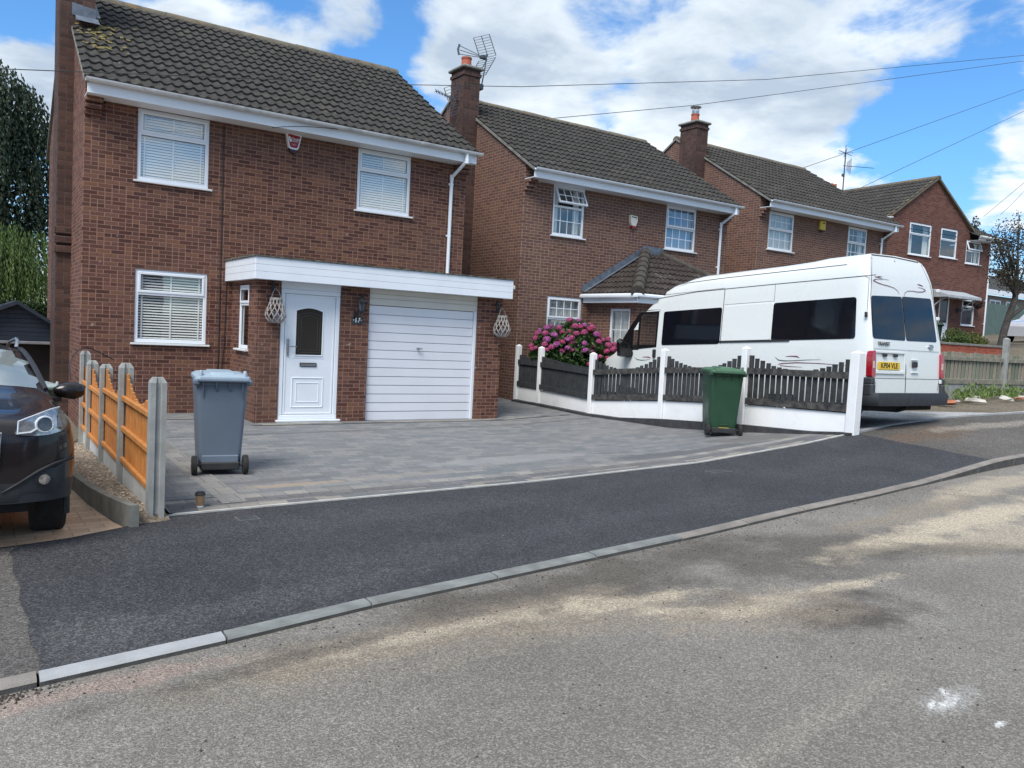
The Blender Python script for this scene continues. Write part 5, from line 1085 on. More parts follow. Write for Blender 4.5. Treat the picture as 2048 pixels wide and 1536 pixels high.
# ---- dark car on the neighbour's drive
M['carp'] = mat('black_brown_car_paint', (.011,.008,.009), .28, .15, 1.5, coat=.5, spec=.3)
M['carpl'] = mat('dark_trim_plastic', (.022,.023,.026), .5, .15, 9, .1, 200)
M['screen'] = mat('painted_reflection_windscreen', (.20,.235,.235), .03, .1, 2, coat=1, spec=1.0)  # pale base colour stands in for bright sky reflected in the glass
def car(name, loc, rot, label, paint, group=None):
    c = empty(name, loc, label, 'car', group); c.rotation_euler = rot
    BW = [(0,.52),(.015,.60),(.04,.67),(.08,.74),(.14,.80),(.22,.85),(.32,.876),(.45,.887),(1,.892),(3.6,.89),(4.0,.86),(4.25,.78),(4.33,.6)]
    ZI = [(.18,.08),(.3,.02),(.45,.0),(.62,-.008),(.75,.0),(.86,.02),(.93,.05),(.99,.08),(1.1,.10),(1.45,.22),(1.6,.30)]
    TP = [(0,.76),(.015,.84),(.04,.885),(.10,.925),(.2,.955),(.35,.98),(.6,1.015),(1.05,1.08),(1.22,1.12),(1.6,1.31),(1.92,1.43),(2.1,1.465),(2.6,1.50),(3.3,1.47),(3.8,1.40),(4.1,1.12),(4.25,.95),(4.33,.75)]
    LVc = [.355,.37,.385,.41,.44,.49,.55,.62,.68,.75,.81,.86,.90,.94,.99,1.1,1.25,1.38,1.46,1.52,1.54,1.55]
    STc = [0,.015,.04,.08,.14,.22,.32,.4,.47,.54,.61,.68,.75,.82,.89,.96,1.03,1.1,1.17,1.24,1.3,1.45,1.6,1.76,1.92,2.1,2.4,2.8,3.1,3.3,3.55,3.8,4.0,4.1,4.18,4.25,4.33]
    def ring(t):
        T = ip(t, TP); cr = .07; lo = [z for z in LVc if z < T-cr]; n = len(LVc)-len(lo); w = ip(t, BW); P = [(w-ip(z, ZI), z) for z in lo]; w0 = w-ip(T-cr, ZI)
        for q in range(n): u = q/(n-1) if n > 1 else 1; P.append((w0*(1-u**1.3), T-cr+cr*sin(u*pi/2)**.55))
        if n == 1: P[-1] = (0, T)
        return P, len(lo)
    RG = [ring(t) for t in STc]; nL = len(LVc); parts = {k: ([], []) for k in ('body', 'trim', 'screen', 'glass')}
    vs = []
    for sgn in (1, -1):
        for t, (P, _) in zip(STc, RG): vs += [(sgn*x, t, z) for x, z in P]
    off = len(STc)*nL; F = {'body': [], 'trim': [], 'screen': [], 'glass': []}
    for i in range(len(STc)-1):
        tm = (STc[i]+STc[i+1])/2
        for k in range(nL-1):
            zm = (RG[i][0][k][1]+RG[i][0][k+1][1]+RG[i+1][0][k][1]+RG[i+1][0][k+1][1])/4; top = k >= max(RG[i][1], RG[i+1][1])
            if not top and any(((tm-a)/.44)**2+((zm-.30)/.45)**2 < 1 for a in (.90, 3.5)): continue
            key = 'body'
            if zm < .47 and not top: key = 'trim'
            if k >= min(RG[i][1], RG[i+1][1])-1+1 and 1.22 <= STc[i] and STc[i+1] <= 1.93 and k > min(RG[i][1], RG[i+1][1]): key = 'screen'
            if .98 < zm < 1.44 and 1.7 < tm < 3.75 and k < RG[i][1]-1: key = 'glass'
            q = (i*nL+k, (i+1)*nL+k, (i+1)*nL+k+1, i*nL+k+1); F[key] += [q, tuple(x+off for x in q[::-1])]
    e = 0
    for k in range(nL-1): F['trim' if RG[0][0][k][1] < .45 else 'body'] += [(k, k+1, k+1+off, k+off)]; z_ = (len(STc)-1)*nL; F['body'].append((z_+k+off, z_+k+1+off, z_+k+1, z_+k))
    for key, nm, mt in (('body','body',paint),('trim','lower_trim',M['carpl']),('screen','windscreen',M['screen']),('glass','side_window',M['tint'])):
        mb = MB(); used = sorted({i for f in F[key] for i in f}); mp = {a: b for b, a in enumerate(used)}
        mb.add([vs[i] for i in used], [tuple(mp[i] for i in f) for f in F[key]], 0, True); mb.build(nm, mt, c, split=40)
    def tsurf(x, z):     # how far back the body surface lies at this width and height
        lo, hi = 0, .9
        for _ in range(24):
            m_ = (lo+hi)/2
            if ip(m_, BW)-ip(z, ZI) < x: lo = m_
            else: hi = m_
        return max(lo, 0)
    def front(mb, poly, o=.012, mi=0, sg=1, n=7, c_=None):
        cx = sum(p[0] for p in poly)/len(poly); cz = sum(p[1] for p in poly)/len(poly); vv = [(cx, cz)]; N_ = len(poly)
        for r in range(1, n+1): vv += [(cx+(p[0]-cx)*r/n, cz+(p[1]-cz)*r/n) for p in poly]
        P = [(sg*(x+o*.5), tsurf(x, z)-o*(1-((max(abs((x-cx)/.2), abs((z-cz)/.1)))**4)*.0), z) for x, z in vv]; f = [(0, 1+i, 1+(i+1) % N_) for i in range(N_)]
        for r in range(n-1):
            for i in range(N_): a, b_ = 1+r*N_, 1+(r+1)*N_; f.append((a+i, b_+i, b_+(i+1) % N_, a+(i+1) % N_))
        mb.add(P, f, mi, True)
    hl = rpoly([(.50,.90),(.60,.935),(.70,.972),(.765,.985),(.80,.93),(.815,.86),(.78,.825),(.70,.805),(.60,.80),(.51,.81)], .02, 3)
    for sg in (1, -1):
        mb = MB(); front(mb, hl, .012, 0, sg); ho = mb.build('headlight', mat('headlight_housing', (.36,.38,.40), .15, .5, 18, metal=.6, coat=1), c)
        for cx, cz, r in ((.67,.875,.052),):
            t0 = tsurf(cx, cz); mb = MB(); mb.tube([(sg*(cx+r*cos(a*pi/12)), tsurf(cx+r*cos(a*pi/12), cz)-.02, cz+r*sin(a*pi/12)) for a in range(25)], .007, 6); mb.build('lens_ring', mat('bright_ring', (.85,.87,.88), .2, metal=.3), ho)
            mb = MB(); front(mb, [(cx+r*.9*cos(a*pi/8), cz+r*.9*sin(a*pi/8)) for a in range(16)], .016, 0, sg, 3); mb.build('projector_lens', mat('dark_lens', (.06,.065,.07), .08, coat=1), ho)
        mb = MB(); front(mb, rpoly([(.765,.98),(.80,.93),(.815,.86),(.78,.825),(.745,.85),(.75,.93)], .01, 2), .0145, 0, sg, 4); mb.build('indicator', mat('amber_grey_lens', (.16,.12,.09), .12, .3, 20, coat=1), ho)
        mb = MB(); pts = [(.505,.815),(.51,.90),(.60,.935),(.70,.972),(.765,.985)]
        mb.tube([(sg*(x+.006), tsurf(x, z)-.016, z) for x, z in pts], .006, 5); mb.tube([(sg*(x+.006), tsurf(x, z)-.016, z) for x, z in [(.51,.82),(.58,.825),(.62,.85)]], .008, 5); mb.build('light_guide', mat('chrome_strip', (.75,.76,.78), .2, metal=.5), ho)
        mb = MB(); front(mb, [(.66+.055*cos(a*pi/8), .505+.042*sin(a*pi/8)) for a in range(16)], .012, 0, sg, 3); fg = mb.build('fog_lamp_surround', M['carpl'], c); mb = MB(); front(mb, [(.66+.036*cos(a*pi/8), .505+.034*sin(a*pi/8)) for a in range(16)], .022, 0, sg, 3); mb.build('fog_lamp', mat('fog_lens', (.4,.4,.4), .1, .5, 40, metal=.8, coat=1), fg)
        mb = MB(); front(mb, [(.0,.37),(.50,.37),(.74,.40),(.80,.48),(.80,.60),(.62,.56),(.44,.45),(.0,.42)], .006, 0, sg, 5); mb.build('bumper_insert', M['carpl'], c)
        mb = MB(); mb.tube([(sg*(x+.004), tsurf(x, z)-.008, z) for x, z in [(.42,.43),(.52,.49),(.63,.56),(.72,.60),(.80,.62),(.86,.625)]], [.006,.012,.014,.014,.012,.008], 6); mb.build('bumper_ridge', mat('grey_ridge', (.016,.017,.019), .8), c)
        for yc in (.90, 3.5): mb = MB(); mb.tube([(sg*(.862 if a > 1 or yc > 3 else .85), yc-.45*cos(a*pi/14), .30+.46*sin(a*pi/14)) for a in range(-1, 17)], .022, 6); mb.build('arch_trim', M['carpl'], c)
        for y in (.90, 3.5): wheel(c, sg*.765, y, .345, .345, .215, sg, 5)
        mb = MB(); rr = [(.04,.03),(.09,.07),(.11,.09),(.10,.095),(.06,.07),(.02,.04)]; X0 = .87
        mb.loft([[(sg*(X0+dx), 1.62+.02+q[0]*cos(a*pi/6)*.55-.02, 1.03+.02+.075*sin(a*pi/6)*q[1]/.095+.015) for a in range(12)] for dx, q in zip((.0,.045,.10,.16,.215,.235), rr)], 0)
        mo_ = mb.build('wing_mirror', paint, c)
        mb = MB(); mb.tube([(sg*.79, 1.62, .985), (sg*.93, 1.64, 1.0)], .03, 6); mb.build('mirror_arm', M['carpl'], mo_)
        mb = MB(); mb.tube([(sg*.62, 2.0, 1.43), (sg*.635, 2.06, 1.49), (sg*.635, 2.2, 1.515), (sg*.635, 3.1, 1.51), (sg*.62, 3.4, 1.44)], .014, 8); mb.build('roof_rail', M['steel'], c)
        mb = MB(); pil = [(1.28,1.08,.785),(1.45,1.18,.755),(1.6,1.26,.73),(1.76,1.33,.705),(1.92,1.385,.68),(2.1,1.42,.66)]
        mb.tube([(sg*x, t, z) for t, z, x in pil], .022, 6); mb.build('windscreen_pillar', M['carpl'], c)
    mb = MB(); z = .56
    for k in range(7): mb.box(-.36, -.012, .60+k*.036, .36, .01, .615+k*.036, 0, .004)
    mb.build('grille', M['carpl'], c)
    mb = MB(); mb.tube([(-.4,-.01,.6),(-.42,-.01,.82),(.42,-.01,.82),(.4,-.01,.6)], .012, 6); mb.build('grille_surround', M['steel'], c)
    mb = MB(); mb.tube([(-.6,1.24,1.135),(.0,1.20,1.15),(.25,1.22,1.15)], .009, 5); mb.build('wiper', M['plastic'], c)
    mb = MB(); mb.box(-.60, .25, .26, .60, 4.1, .36); mb.box(-.66, 1.5, .3, .66, 4.0, .95); mb.box(-.55, .06, .37, .55, 1.5, .6); mb.build('underbody', M['dark'], c)
    return c
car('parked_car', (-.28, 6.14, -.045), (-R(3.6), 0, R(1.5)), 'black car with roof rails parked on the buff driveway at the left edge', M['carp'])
# ------------------------------------------------------------------ wheelie bins
def rrect(w, d, r, z, y0=0, n=4):
    P = []
    for cx, cy, a0 in ((w/2-r, d/2-r, 0), (-w/2+r, d/2-r, 1), (-w/2+r, -d/2+r, 2), (w/2-r, -d/2+r, 3)):
        for k in range(n+1): a = (a0+k/n)*pi/2; P.append((cx+r*cos(a), y0+cy+r*sin(a), z))
    return P
def bin_(loc, rz, label, bm, lm, name='wheelie_bin', group=None, step=False):
    """240 litre bin; its wheels and hinge are on the -Y side"""
    o = empty(name, loc, label, 'wheelie bin', group, rz); o.scale = (.9, .93, 1)
    m_ = MB(); m_.loft([rrect(.42,.50,.05,.05,.02), rrect(.45,.53,.05,.08,.02), rrect(.47,.55,.05,.22,.02), rrect(.55,.66,.05,.92,0), rrect(.57,.68,.05,.925,0), rrect(.57,.68,.05,.965,0)], 0)
    if step: m_.loft([[(-.235,.10-.28+.0,.24),(-.235,.22,.24),(-.255,.24,.80),(-.262,-.20,.80)],[(-.245,-.17,.25),(-.245,.21,.25),(-.275,.23,.78),(-.275,-.19,.78)]], 0)
    bo = m_.build('body', bm, o, split=40)
    m_ = MB()
    for k in (-.21, -.07, .07, .21): m_.prism([(-.335, .965), (-.335-.055, .965), (-.335-.02, .90), (-.33, .86 if abs(k) < .1 else .80)], k-.006, k+.006, 'x')
    for sx_ in (-1, 1): m_.box(sx_*.275-.04, -.37, .925, sx_*.275+.04, -.22, .985, 0, .015)
    m_.tube([(-.27, -.385, .975), (.27, -.385, .975)], .016, 8); m_.build('handle', bm, o)
    m_ = MB(); m_.loft([rrect(.585,.72,.06,.967,-.01), rrect(.60,.735,.06,.985,-.01), rrect(.59,.72,.06,1.01,-.01), rrect(.50,.62,.06,1.035,0), rrect(.36,.5,.06,1.042,0)], 0)
    m_.loft([rrect(.30,.60,.04,1.03,-.02), rrect(.26,.56,.04,1.055,-.02)], 0)
    for sx_ in (-1, 1): m_.loft([rrect(.05,.07,.015,.98,-.345), rrect(.03,.05,.01,1.075,-.345)], 0) if False else m_.lathe([(.028,.98),(.022,1.06),(.012,1.075)], (sx_*.235,-.33,0), 8)
    m_.build('lid', lm, o, split=40)
    m_ = MB(); m_.tube([(-.30, -.27, .10), (.30, -.27, .10)], .014, 8); m_.box(-.21, -.30, .05, .21, -.16, .13, 0, .01); m_.build('axle', M['plastic'], o)
    for sx_ in (-1, 1):
        m_ = MB(); m_.lathe([(.04,-.028),(.075,-.03),(.095,-.028),(.10,-.015),(.10,.015),(.095,.028),(.075,.03),(.04,.028)], (sx_*.275,-.27,.10), 20, axis='x'); w = m_.build('wheel', M['tyre'], o)
        m_ = MB(); m_.lathe([(.074,-.02),(.03,-.012),(.025,-.034),(.001,-.036)] if sx_ < 0 else [(.074,.02),(.03,.012),(.025,.034),(.001,.036)], (sx_*.275,-.27,.10), 16, axis='x'); m_.build('hub', M['plastic'], w)
    m_ = MB(); m_.box(-.20, -.262-.012, .07, .20, -.20, .20, 0, .01) if not step else m_.box(-.2,-.29,.05,.2,-.22,.12,0,.01); m_.build('foot_panel', bm if not step else M['plastic'], o)
    if step:
        m_ = MB(); frame_rect(m_, -.075, .17, .075, .40, .012, -.268, -.245, .003); m_.build('foot_recess', bm, o)
        m_ = MB(); m_.box(-.085, -.285, .125, .085, -.262, .135); m_.build('tread_strip', M['yellowp'], o)
    return o
M['bing'] = mat('grey_bin_plastic', (.125,.165,.215), .42, .08, 1.5, .05, 120, dirt=.14); M['bingl'] = mat('pale_grey_lid_plastic', (.30,.38,.45), .42, .06, 3)
M['bingr'] = mat('green_bin_plastic', (.018,.062,.032), .42, .1, 2, .05, 120, dirt=.12); M['bingrl'] = mat('green_lid_plastic', (.05,.13,.07), .5, .12, 4)
bin_((2.13, 8.72, H(2.2, 8.7)+.006), R(-8), 'grey wheelie bin standing by the orange timber fence', M['bing'], M['bingl'])
bin_((10.02-.35, 8.62, H(9.7, 8.6)+.006), R(-33), 'dark green wheelie bin standing in front of the white-posted fence', M['bingr'], M['bingrl'], step=True)
b5 = bin_((25.55, 14.2, 1.62), R(-52), 'dark green wheelie bin below the ground-floor window of the gabled house', mat('very_dark_green_plastic', (.008,.03,.018), .5), mat('very_dark_green_lid', (.01,.035,.02), .5)); text_mesh('0', .26, M['white'], b5, FACE(.0,-.345,.62))
bin_((.62, 12.3, H(.6, 12.3)+.0), R(10), 'green wheelie bin half hidden behind the mirror of the black car', mat('dull_green_bin_plastic', (.03,.08,.06), .5), mat('pale_bin_lid', (.3,.36,.36), .5))
# ------------------------------------------------------------------ coffee cup, covers
cup = empty('coffee_cup', (1.60, 7.10, H(1.6, 7.1)+.012), 'brown paper coffee cup with black lid standing on the block paving', 'cup')
m_ = MB(); m_.lathe([(.028, 0), (.029, .012)], (0,0,0), 20); m_.build('base_band', M['white'], cup)
m_ = MB(); m_.lathe([(.0292, .012), (.041, .105)], (0,0,0), 20); m_.build('sleeve', mat('kraft_paper', (.30,.19,.11), .8, .1, 30), cup)
m_ = MB(); m_.lathe([(.044, .104), (.044, .112), (.040, .116), (.037, .128), (.033, .128), (.031, .122), (.001, .122)], (0,0,0), 20); m_.build('lid', M['plastic'], cup)
for (x, y, w, d_, lb) in ((1.86, 6.60, .17, .15, 'small square utility cover in the tarmac near the orange fence'), (7.31, 6.47, .32, .16, 'utility cover in the tarmac near the green bin')):
    e = empty('utility_cover', (x, y, H(x, y)+.004), lb, 'utility cover', None, R(2))
    m_ = MB(); frame_rect(m_, 0,0,1,1,.1,0,1) if False else None
    m_.box(-w/2, -d_/2, -.01, w/2, d_/2, .006, 0, .002); m_.build('frame', mat('worn_iron', (.11,.11,.115), .6, .3, 20, .3, 90), e); m_ = MB(); m_.box(-w/2+.012, -d_/2+.012, 0, w/2-.012, d_/2-.012, .009, 0, .002); m_.build('lid', mat('dull_iron', (.045,.047,.052), .6, .4, 30, .6, 150), e)
# ------------------------------------------------------------------ white-posted picket fence
M['picket'] = mat('charcoal_fence_paint', (.022,.026,.031), .8, .3, 9, .4, 60, rgb2=(.044,.048,.053))
M['picketw'] = mat('worn_fence_timber', (.014,.016,.020), .9, .5, 12, .5, 60, rgb2=(.085,.08,.074))
fe_ = empty('picket_fence', (10.2, 10.5, 0), 'charcoal picket fence with white concrete posts and white gravel boards', 'fence')
inv = Matrix.Translation((-10.2, -10.5, 0))
for i, ((x, y), z) in enumerate(zip(FP, FZ)):
    hgt = 1.20 if i != 5 else 1.18
    m_ = MB(inv); s = .055 if i < 5 else .075
    m_.box(x-s, y-s, z-.3, x+s, y+s, z+hgt, 0, .008); m_.loft([[(x-s,y-s,z+hgt-.001),(x+s,y-s,z+hgt-.001),(x+s,y+s,z+hgt-.001),(x-s,y+s,z+hgt-.001)],[(x-.01,y-.01,z+hgt+.035),(x+.01,y-.01,z+hgt+.035),(x+.01,y+.01,z+hgt+.035),(x-.01,y+.01,z+hgt+.035)]], 0, True, False)
    m_.build('post', M['white'], fe_)
for i in range(5):
    (xa, ya), (xb, yb) = FP[i], FP[i+1]; za, zb = FZ[i], FZ[i+1]; A = Vector((xa, ya, 0)); B = Vector((xb, yb, 0)); D = (B-A); L = D.length; D.normalize(); Nn = Vector((-D.y, D.x, 0))
    if Nn.x > 0: Nn = -Nn
    def P(t, n, z): p = A+D*t+Nn*n; return (p.x, p.y, z)
    zz = lambda t: za+(zb-za)*t/L
    def beam(mb, t0, t1, n0, n1, h0, h1, lvl=None, mi=0):
        g0 = (zz(t0) if lvl is None else lvl); g1 = (zz(t1) if lvl is None else lvl)
        mb.add([P(t0,n0,g0+h0),P(t1,n0,g1+h0),P(t1,n1,g1+h0),P(t0,n1,g0+h0),P(t0,n0,g0+h1),P(t1,n0,g1+h1),P(t1,n1,g1+h1),P(t0,n1,g0+h1)], [(0,3,2,1),(4,5,6,7),(0,1,5,4),(1,2,6,5),(2,3,7,6),(3,0,4,7)], mi)
    m_ = MB(inv); beam(m_, .06, L-.06, -.02, .02, -.12, .30); m_.build('gravel_board', M['white'], fe_)
    for h0_ in (.32, .80): m_ = MB(inv); beam(m_, .06, L-.06, .022, .055, h0_, h0_+.10); m_.build('rail', M['picketw'] if i > 1 else M['picket'], fe_)
    m_ = MB(inv); n = int(L/(.118 if i < 2 else .100)); sp = (L-.14)/n; solid = i < 2; th_ = .021 if solid else .011
    for k in range(n):
        t0 = .07+k*sp; wd = (.075 if not solid else sp-.012)+random.uniform(-.006,.006); u = (t0+wd/2)/L; top = .885+.27*abs(2*u-1)**1.8+random.uniform(-.006,.006) if not solid else .93+.10*(1-u)**2
        ln = random.uniform(-.008,.008); g0, g1 = zz(t0), zz(t0+wd)
        m_.add([P(t0,.0,g0+.33),P(t0+wd,.0,g1+.33),P(t0+wd+ln,.0,g1+top),P(t0+ln,.0,g0+top),P(t0,th_,g0+.33),P(t0+wd,th_,g1+.33),P(t0+wd+ln,th_,g1+top),P(t0+ln,th_,g0+top)], [(0,1,2,3),(7,6,5,4),(0,4,5,1),(1,5,6,2),(2,6,7,3),(3,7,4,0)])
    m_.build('picket_panel', M['picket'] if i != 4 else mat('greyed_pickets', (.012,.015,.019), .85, .4, 11, .5, 60, rgb2=(.042,.043,.044)), fe_)
# ------------------------------------------------------------------ orange timber fence on the left
M['orange'] = mat('orange_stained_timber', (.42,.155,.035), .7, .2, 9, .35, 50, rgb2=(.52,.23,.06))
M['concl'] = mat('pale_gravel_board_concrete', (.46,.48,.48), .9, .1, 6, .25, 90, dirt=.15)
OP = [(6.86,-.03,1.13),(8.50,-.075,1.19),(9.92,-.15,1.17),(11.2,-.22,1.21),(12.0,-.15,1.22)]
of = empty('timber_fence', (1.2, 9.5, 0), 'orange timber fence panels slotted between grey concrete posts', 'fence'); inv = Matrix.Translation((-1.2, -9.5, 0))
for i, (y, z, h_) in enumerate(OP):
    m_ = MB(inv); x = 1.2; s = .06; o_ = [(-s,-s),(-.022,-s),(-.015,-s+.022),(.015,-s+.022),(.022,-s),(s,-s),(s,s),(.022,s),(.015,s-.022),(-.015,s-.022),(-.022,s),(-s,s)]
    m_.loft([[(x+a, y+b, zz_) for a, b in o_] for zz_ in (z-.3, z+h_-.03)]+[[(x+a*.6, y+b*.6, z+h_+.012) for a, b in o_]], 0, True, False); m_.build('post', M['conc'], of)
for i in range(4):
    y0, z0, h0 = OP[i]; y1, z1, h1_ = OP[i+1]; m_ = MB(inv); x = 1.2
    zb_, zt_ = max(z0, z1)-.12, max(z0, z1)+.20
    m_.box(x-.02, y0+.05, zb_-.25, x+.02, y1-.05, zt_, 0, .005); m_.build('gravel_board', M['concl'], of)
    m_ = MB(inv); n = int((y1-y0-.1)/.085); tl_ = max(z0, z1)
    for k in range(n):
        a = y0+.055+k*(y1-y0-.11)/n; u = (k+.5)/n; top = tl_+.84+.24*abs(2*u-1)**1.7
        m_.box(x-.008+.006*(k % 2), a, zt_, x+.010+.006*(k % 2), a+(y1-y0-.11)/n+.012, top, 0, .003)
    m_.build('panel_boards', M['orange'], of)
    for hh in (.21, .51, .80): m_ = MB(inv); m_.box(x-.045, y0+.055, tl_+hh, x-.009, y1-.055, tl_+hh+.05, 0, .006); m_.build('rail', M['orange'], of)
w_ = MB(); w_.tube([(1.0,11.6,.72),(.98,11.62,.9),(1.02,11.7,1.02),(1.1,11.8,1.10),(1.2,12.0,1.13),(1.35,12.2,1.08),(1.6,12.5,.95)], .008, 6); tag(w_.build('bent_cable', M['cable']), 'thin dark arched cable looping over the rear post of the orange fence', 'cable')
# low concrete edging of the gravel strip
le = MB(); Pth = [(1.02,6.66),(.97,7.0),(.92,7.5),(.88,8.1),(.86,8.8),(.84,9.5),(.86,10.3),(.9,11.2),(.94,12.2)]
for a, b_ in zip(Pth, Pth[1:]):
    n = max(1, int(abs(b_[1]-a[1])/.25))
    for k in range(n):
        pa = Vector(a).lerp(Vector(b_), k/n+.01); pb = Vector(a).lerp(Vector(b_), (k+1)/n-.005); zA, zB = H(.8, pa[1])-.05, H(.8, pb[1])-.05; tA, tB = H(.8, pa[1])+.19-.03*(pa[1]-6.7)/2, H(.8, pb[1])+.19-.03*(pb[1]-6.7)/2
        le.add([(pa[0]-.03,pa[1],zA),(pb[0]-.03,pb[1],zB),(pb[0]+.035,pb[1],zB),(pa[0]+.035,pa[1],zA),(pa[0]-.03,pa[1],tA),(pb[0]-.03,pb[1],tB),(pb[0]+.035,pb[1],tB),(pa[0]+.035,pa[1],tA)], [(4,5,6,7),(0,1,5,4),(2,3,7,6),(3,0,4,7),(1,2,6,5)])
tag(le.build('concrete_edging', M['concd']), 'low curved concrete edging beside the gravel under the orange fence', 'edging')
# ------------------------------------------------------------------ weathered fence, low wall on the right
M['oldwood'] = mat('weathered_green_grey_timber', (.17,.17,.13), .9, .3, 8, .5, 60, rgb2=(.30,.27,.22), dirt=.3)
m_w, nt_, b_w = base('weathered_pickets'); gi_ = nt_.nodes.new('ShaderNodeNewGeometry').outputs['Random Per Island']; tt_ = nt_.nodes.new('ShaderNodeTexCoord').outputs['Object']
nt_.links.new(mixc(nt_, 1, ramp(nt_, gi_, [(0,(.16,.19,.14)),(.4,(.25,.24,.19)),(.7,(.33,.28,.22)),(1,(.20,.24,.18))]), tone_rgb(nt_, mth(nt_, 'ADD', mth(nt_, 'MULTIPLY', ntex(nt_, tt_, 14, 6, .7), .9), .5)), 'MULTIPLY'), b_w.inputs['Base Color']); b_w.inputs['Roughness'].default_value = .9
wf = empty('weathered_fence', (18, 10, .72), 'weathered grey-green wooden fence with concrete posts, right of the van', 'fence')
for a, b_ in ((-3.6,-.3), (-.3,3.3), (3.45,7.0)):
    n = int((b_-a-.1)/.165)
    m_ = MB()
    for k in range(n): x = a+.06+k*(b_-a-.1)/n; m_.box(x, .0, .33, x+.125, .02, .98+.03*random.random(), 0, .003)
    m_.build('pickets', m_w, wf); m_ = MB(); m_.box(a, .04, .25, b_, .05, .85); m_.build('dark_backing', M['picket'], wf); m_ = MB(); m_.box(a, -.05, .25, b_, -.002, .37, 0, .005); m_.build('rail', M['oldwood'], wf); m_ = MB(); m_.box(a, -.045, .80, b_, -.002, .90, 0, .005); m_.build('rail', M['oldwood'], wf)  # dark sheet added behind the pickets so the gaps look dark
    m_ = MB(); m_.box(a, -.03, -.25, b_, .02, .245, 0, .005); m_.build('gravel_board', M['conc'], wf)
for x, h_ in ((-.36,1.1), (3.38,1.38), (7.06,1.3)):
    m_ = MB(); m_.box(x-.06, -.09, -.3, x+.06, .04, h_, 0, .01); m_.loft([[(x-.06,-.09,h_),(x+.06,-.09,h_),(x+.06,.04,h_),(x-.06,.04,h_)],[(x-.02,-.04,h_+.04),(x+.02,-.04,h_+.04),(x+.02,-.0,h_+.04),(x-.02,-.0,h_+.04)]], 0, True, False); m_.build('post', M['conc'], wf)
lw = empty('low_brick_wall', (26.2, 13, 1.5), 'low red brick garden wall with flat coping, behind the weathered fence', 'wall')
m_ = MB(); m_.box(-2.2,0,-.6,1.55,.22,.46); m_.build('brickwork', M['brickred'], lw); m_ = MB(); m_.box(-2.25,-.03,.46,1.6,.25,.53,0,.01); m_.build('coping', M['concd'], lw)
# tall pale green metal fence + bungalow far right
m_ = MB(); x = 46.0
while x < 60: m_.box(x, 25, 2.0, x+.12, 25.03, 4.95); m_.box(x+.13, 25.02, 2.0, x+.17, 25.04, 4.95); x += .18
m_.box(46, 25.05, 4.2, 60, 25.1, 4.3); tag(m_.build('panel_fence', mat('grey_green_sheet', (.10,.15,.14), .6, .1, 2)), 'tall grey-green corrugated fence behind the small tree', 'fence')
bg_ = empty('bungalow', (60, 30, 3.0), 'pale low house with a white eaves board behind the small tree at the right edge', 'house')
m_ = MB(); m_.box(-2,0,-2,14,8,3.2); m_.build('wall', mat('beige_render', (.25,.21,.19), .9, .1, 1), bg_)
m_ = MB(); m_.add([(-2.5,-.5,3.5),(14.5,-.5,3.5),(14.5,4,5.4),(-2.5,4,5.4),(-2.5,8.5,3.5),(14.5,8.5,3.5)], [(0,1,2,3),(3,2,5,4)]); m_.build('roof', M['roof2'], bg_)
m_ = MB(); m_.box(-2.4,-.5,3.2,14.4,-.42,3.55,0,.01); m_.build('fascia', M['upvc'], bg_)
for x in (1.2, 3.6, 8): m_ = MB(); frame_rect(m_, x, 1.0, x+1.6, 2.9, .12, -.06, .0); m_.box(x+.75,-.05,1.1,x+.87,0,2.8); f_ = m_.build('window', M['upvc'], bg_); m_ = MB(); m_.box(x+.1,-.03,1.1,x+1.5,-.02,2.8); m_.build('pane', M['tint'], f_)
# silver car far right
sc = empty('parked_car', (36.5, 16.0, 2.32), 'silver car parked behind the fence at the right edge', 'car'); 
m_ = MB()
def sr(s):
    T = ip(s, [(0,.65),(.1,.78),(.6,.9),(1.2,1.0),(1.9,1.38),(2.6,1.45),(3.4,1.4),(4.0,1.1),(4.3,.8)]); w = ip(s, [(0,.6),(.15,.8),(.4,.88),(3.9,.88),(4.3,.7)])
    return [(s-1.2, -w, .25), (s-1.2, -w-.01, .6), (s-1.2, -w+.03, min(T,.9)), (s-1.2, -w+.25, T), (s-1.2, w-.25, T), (s-1.2, w-.03, min(T,.9)), (s-1.2, w, .6), (s-1.2, w, .25)]
m_.loft([sr(s) for s in (0,.1,.3,.6,.9,1.2,1.5,1.9,2.6,3.4,4.0,4.3)], 0); m_.build('body', mat('silver_paint', (.42,.43,.47), .3, .05, 2, coat=.8), sc, split=40)
for y in (-.80, .80):
    for x in (-.35, 2.25):
        m_ = MB(); m_.lathe([(.2,-.1),(.32,-.09),(.34,-.05),(.34,.05),(.32,.09),(.2,.1)], (x, y, .33), 20, axis='y'); w = m_.build('wheel', M['tyre'], sc)
        m_ = MB()
        for k in range(9): a = 2*pi*k/9; sgy = -1 if y < 0 else 1; m_.tube([(x, y+.11*sgy, .33), (x+.22*cos(a), y+.105*sgy, .33+.22*sin(a))], .02, 4)
        m_.build('rim', M['rim'], w)
m_ = MB(); m_.box(-1.15,-.86,.62,-.85,-.80,.72,0,.02); m_.build('headlight', M['steel'], sc)
m_ = MB(); m_.add([(0.15,-.78,.95),(2.6,-.78,.95),(2.1,-.68,1.33),(.75,-.68,1.33)], [(0,1,2,3)]); m_.build('side_window', M['tint'], sc)
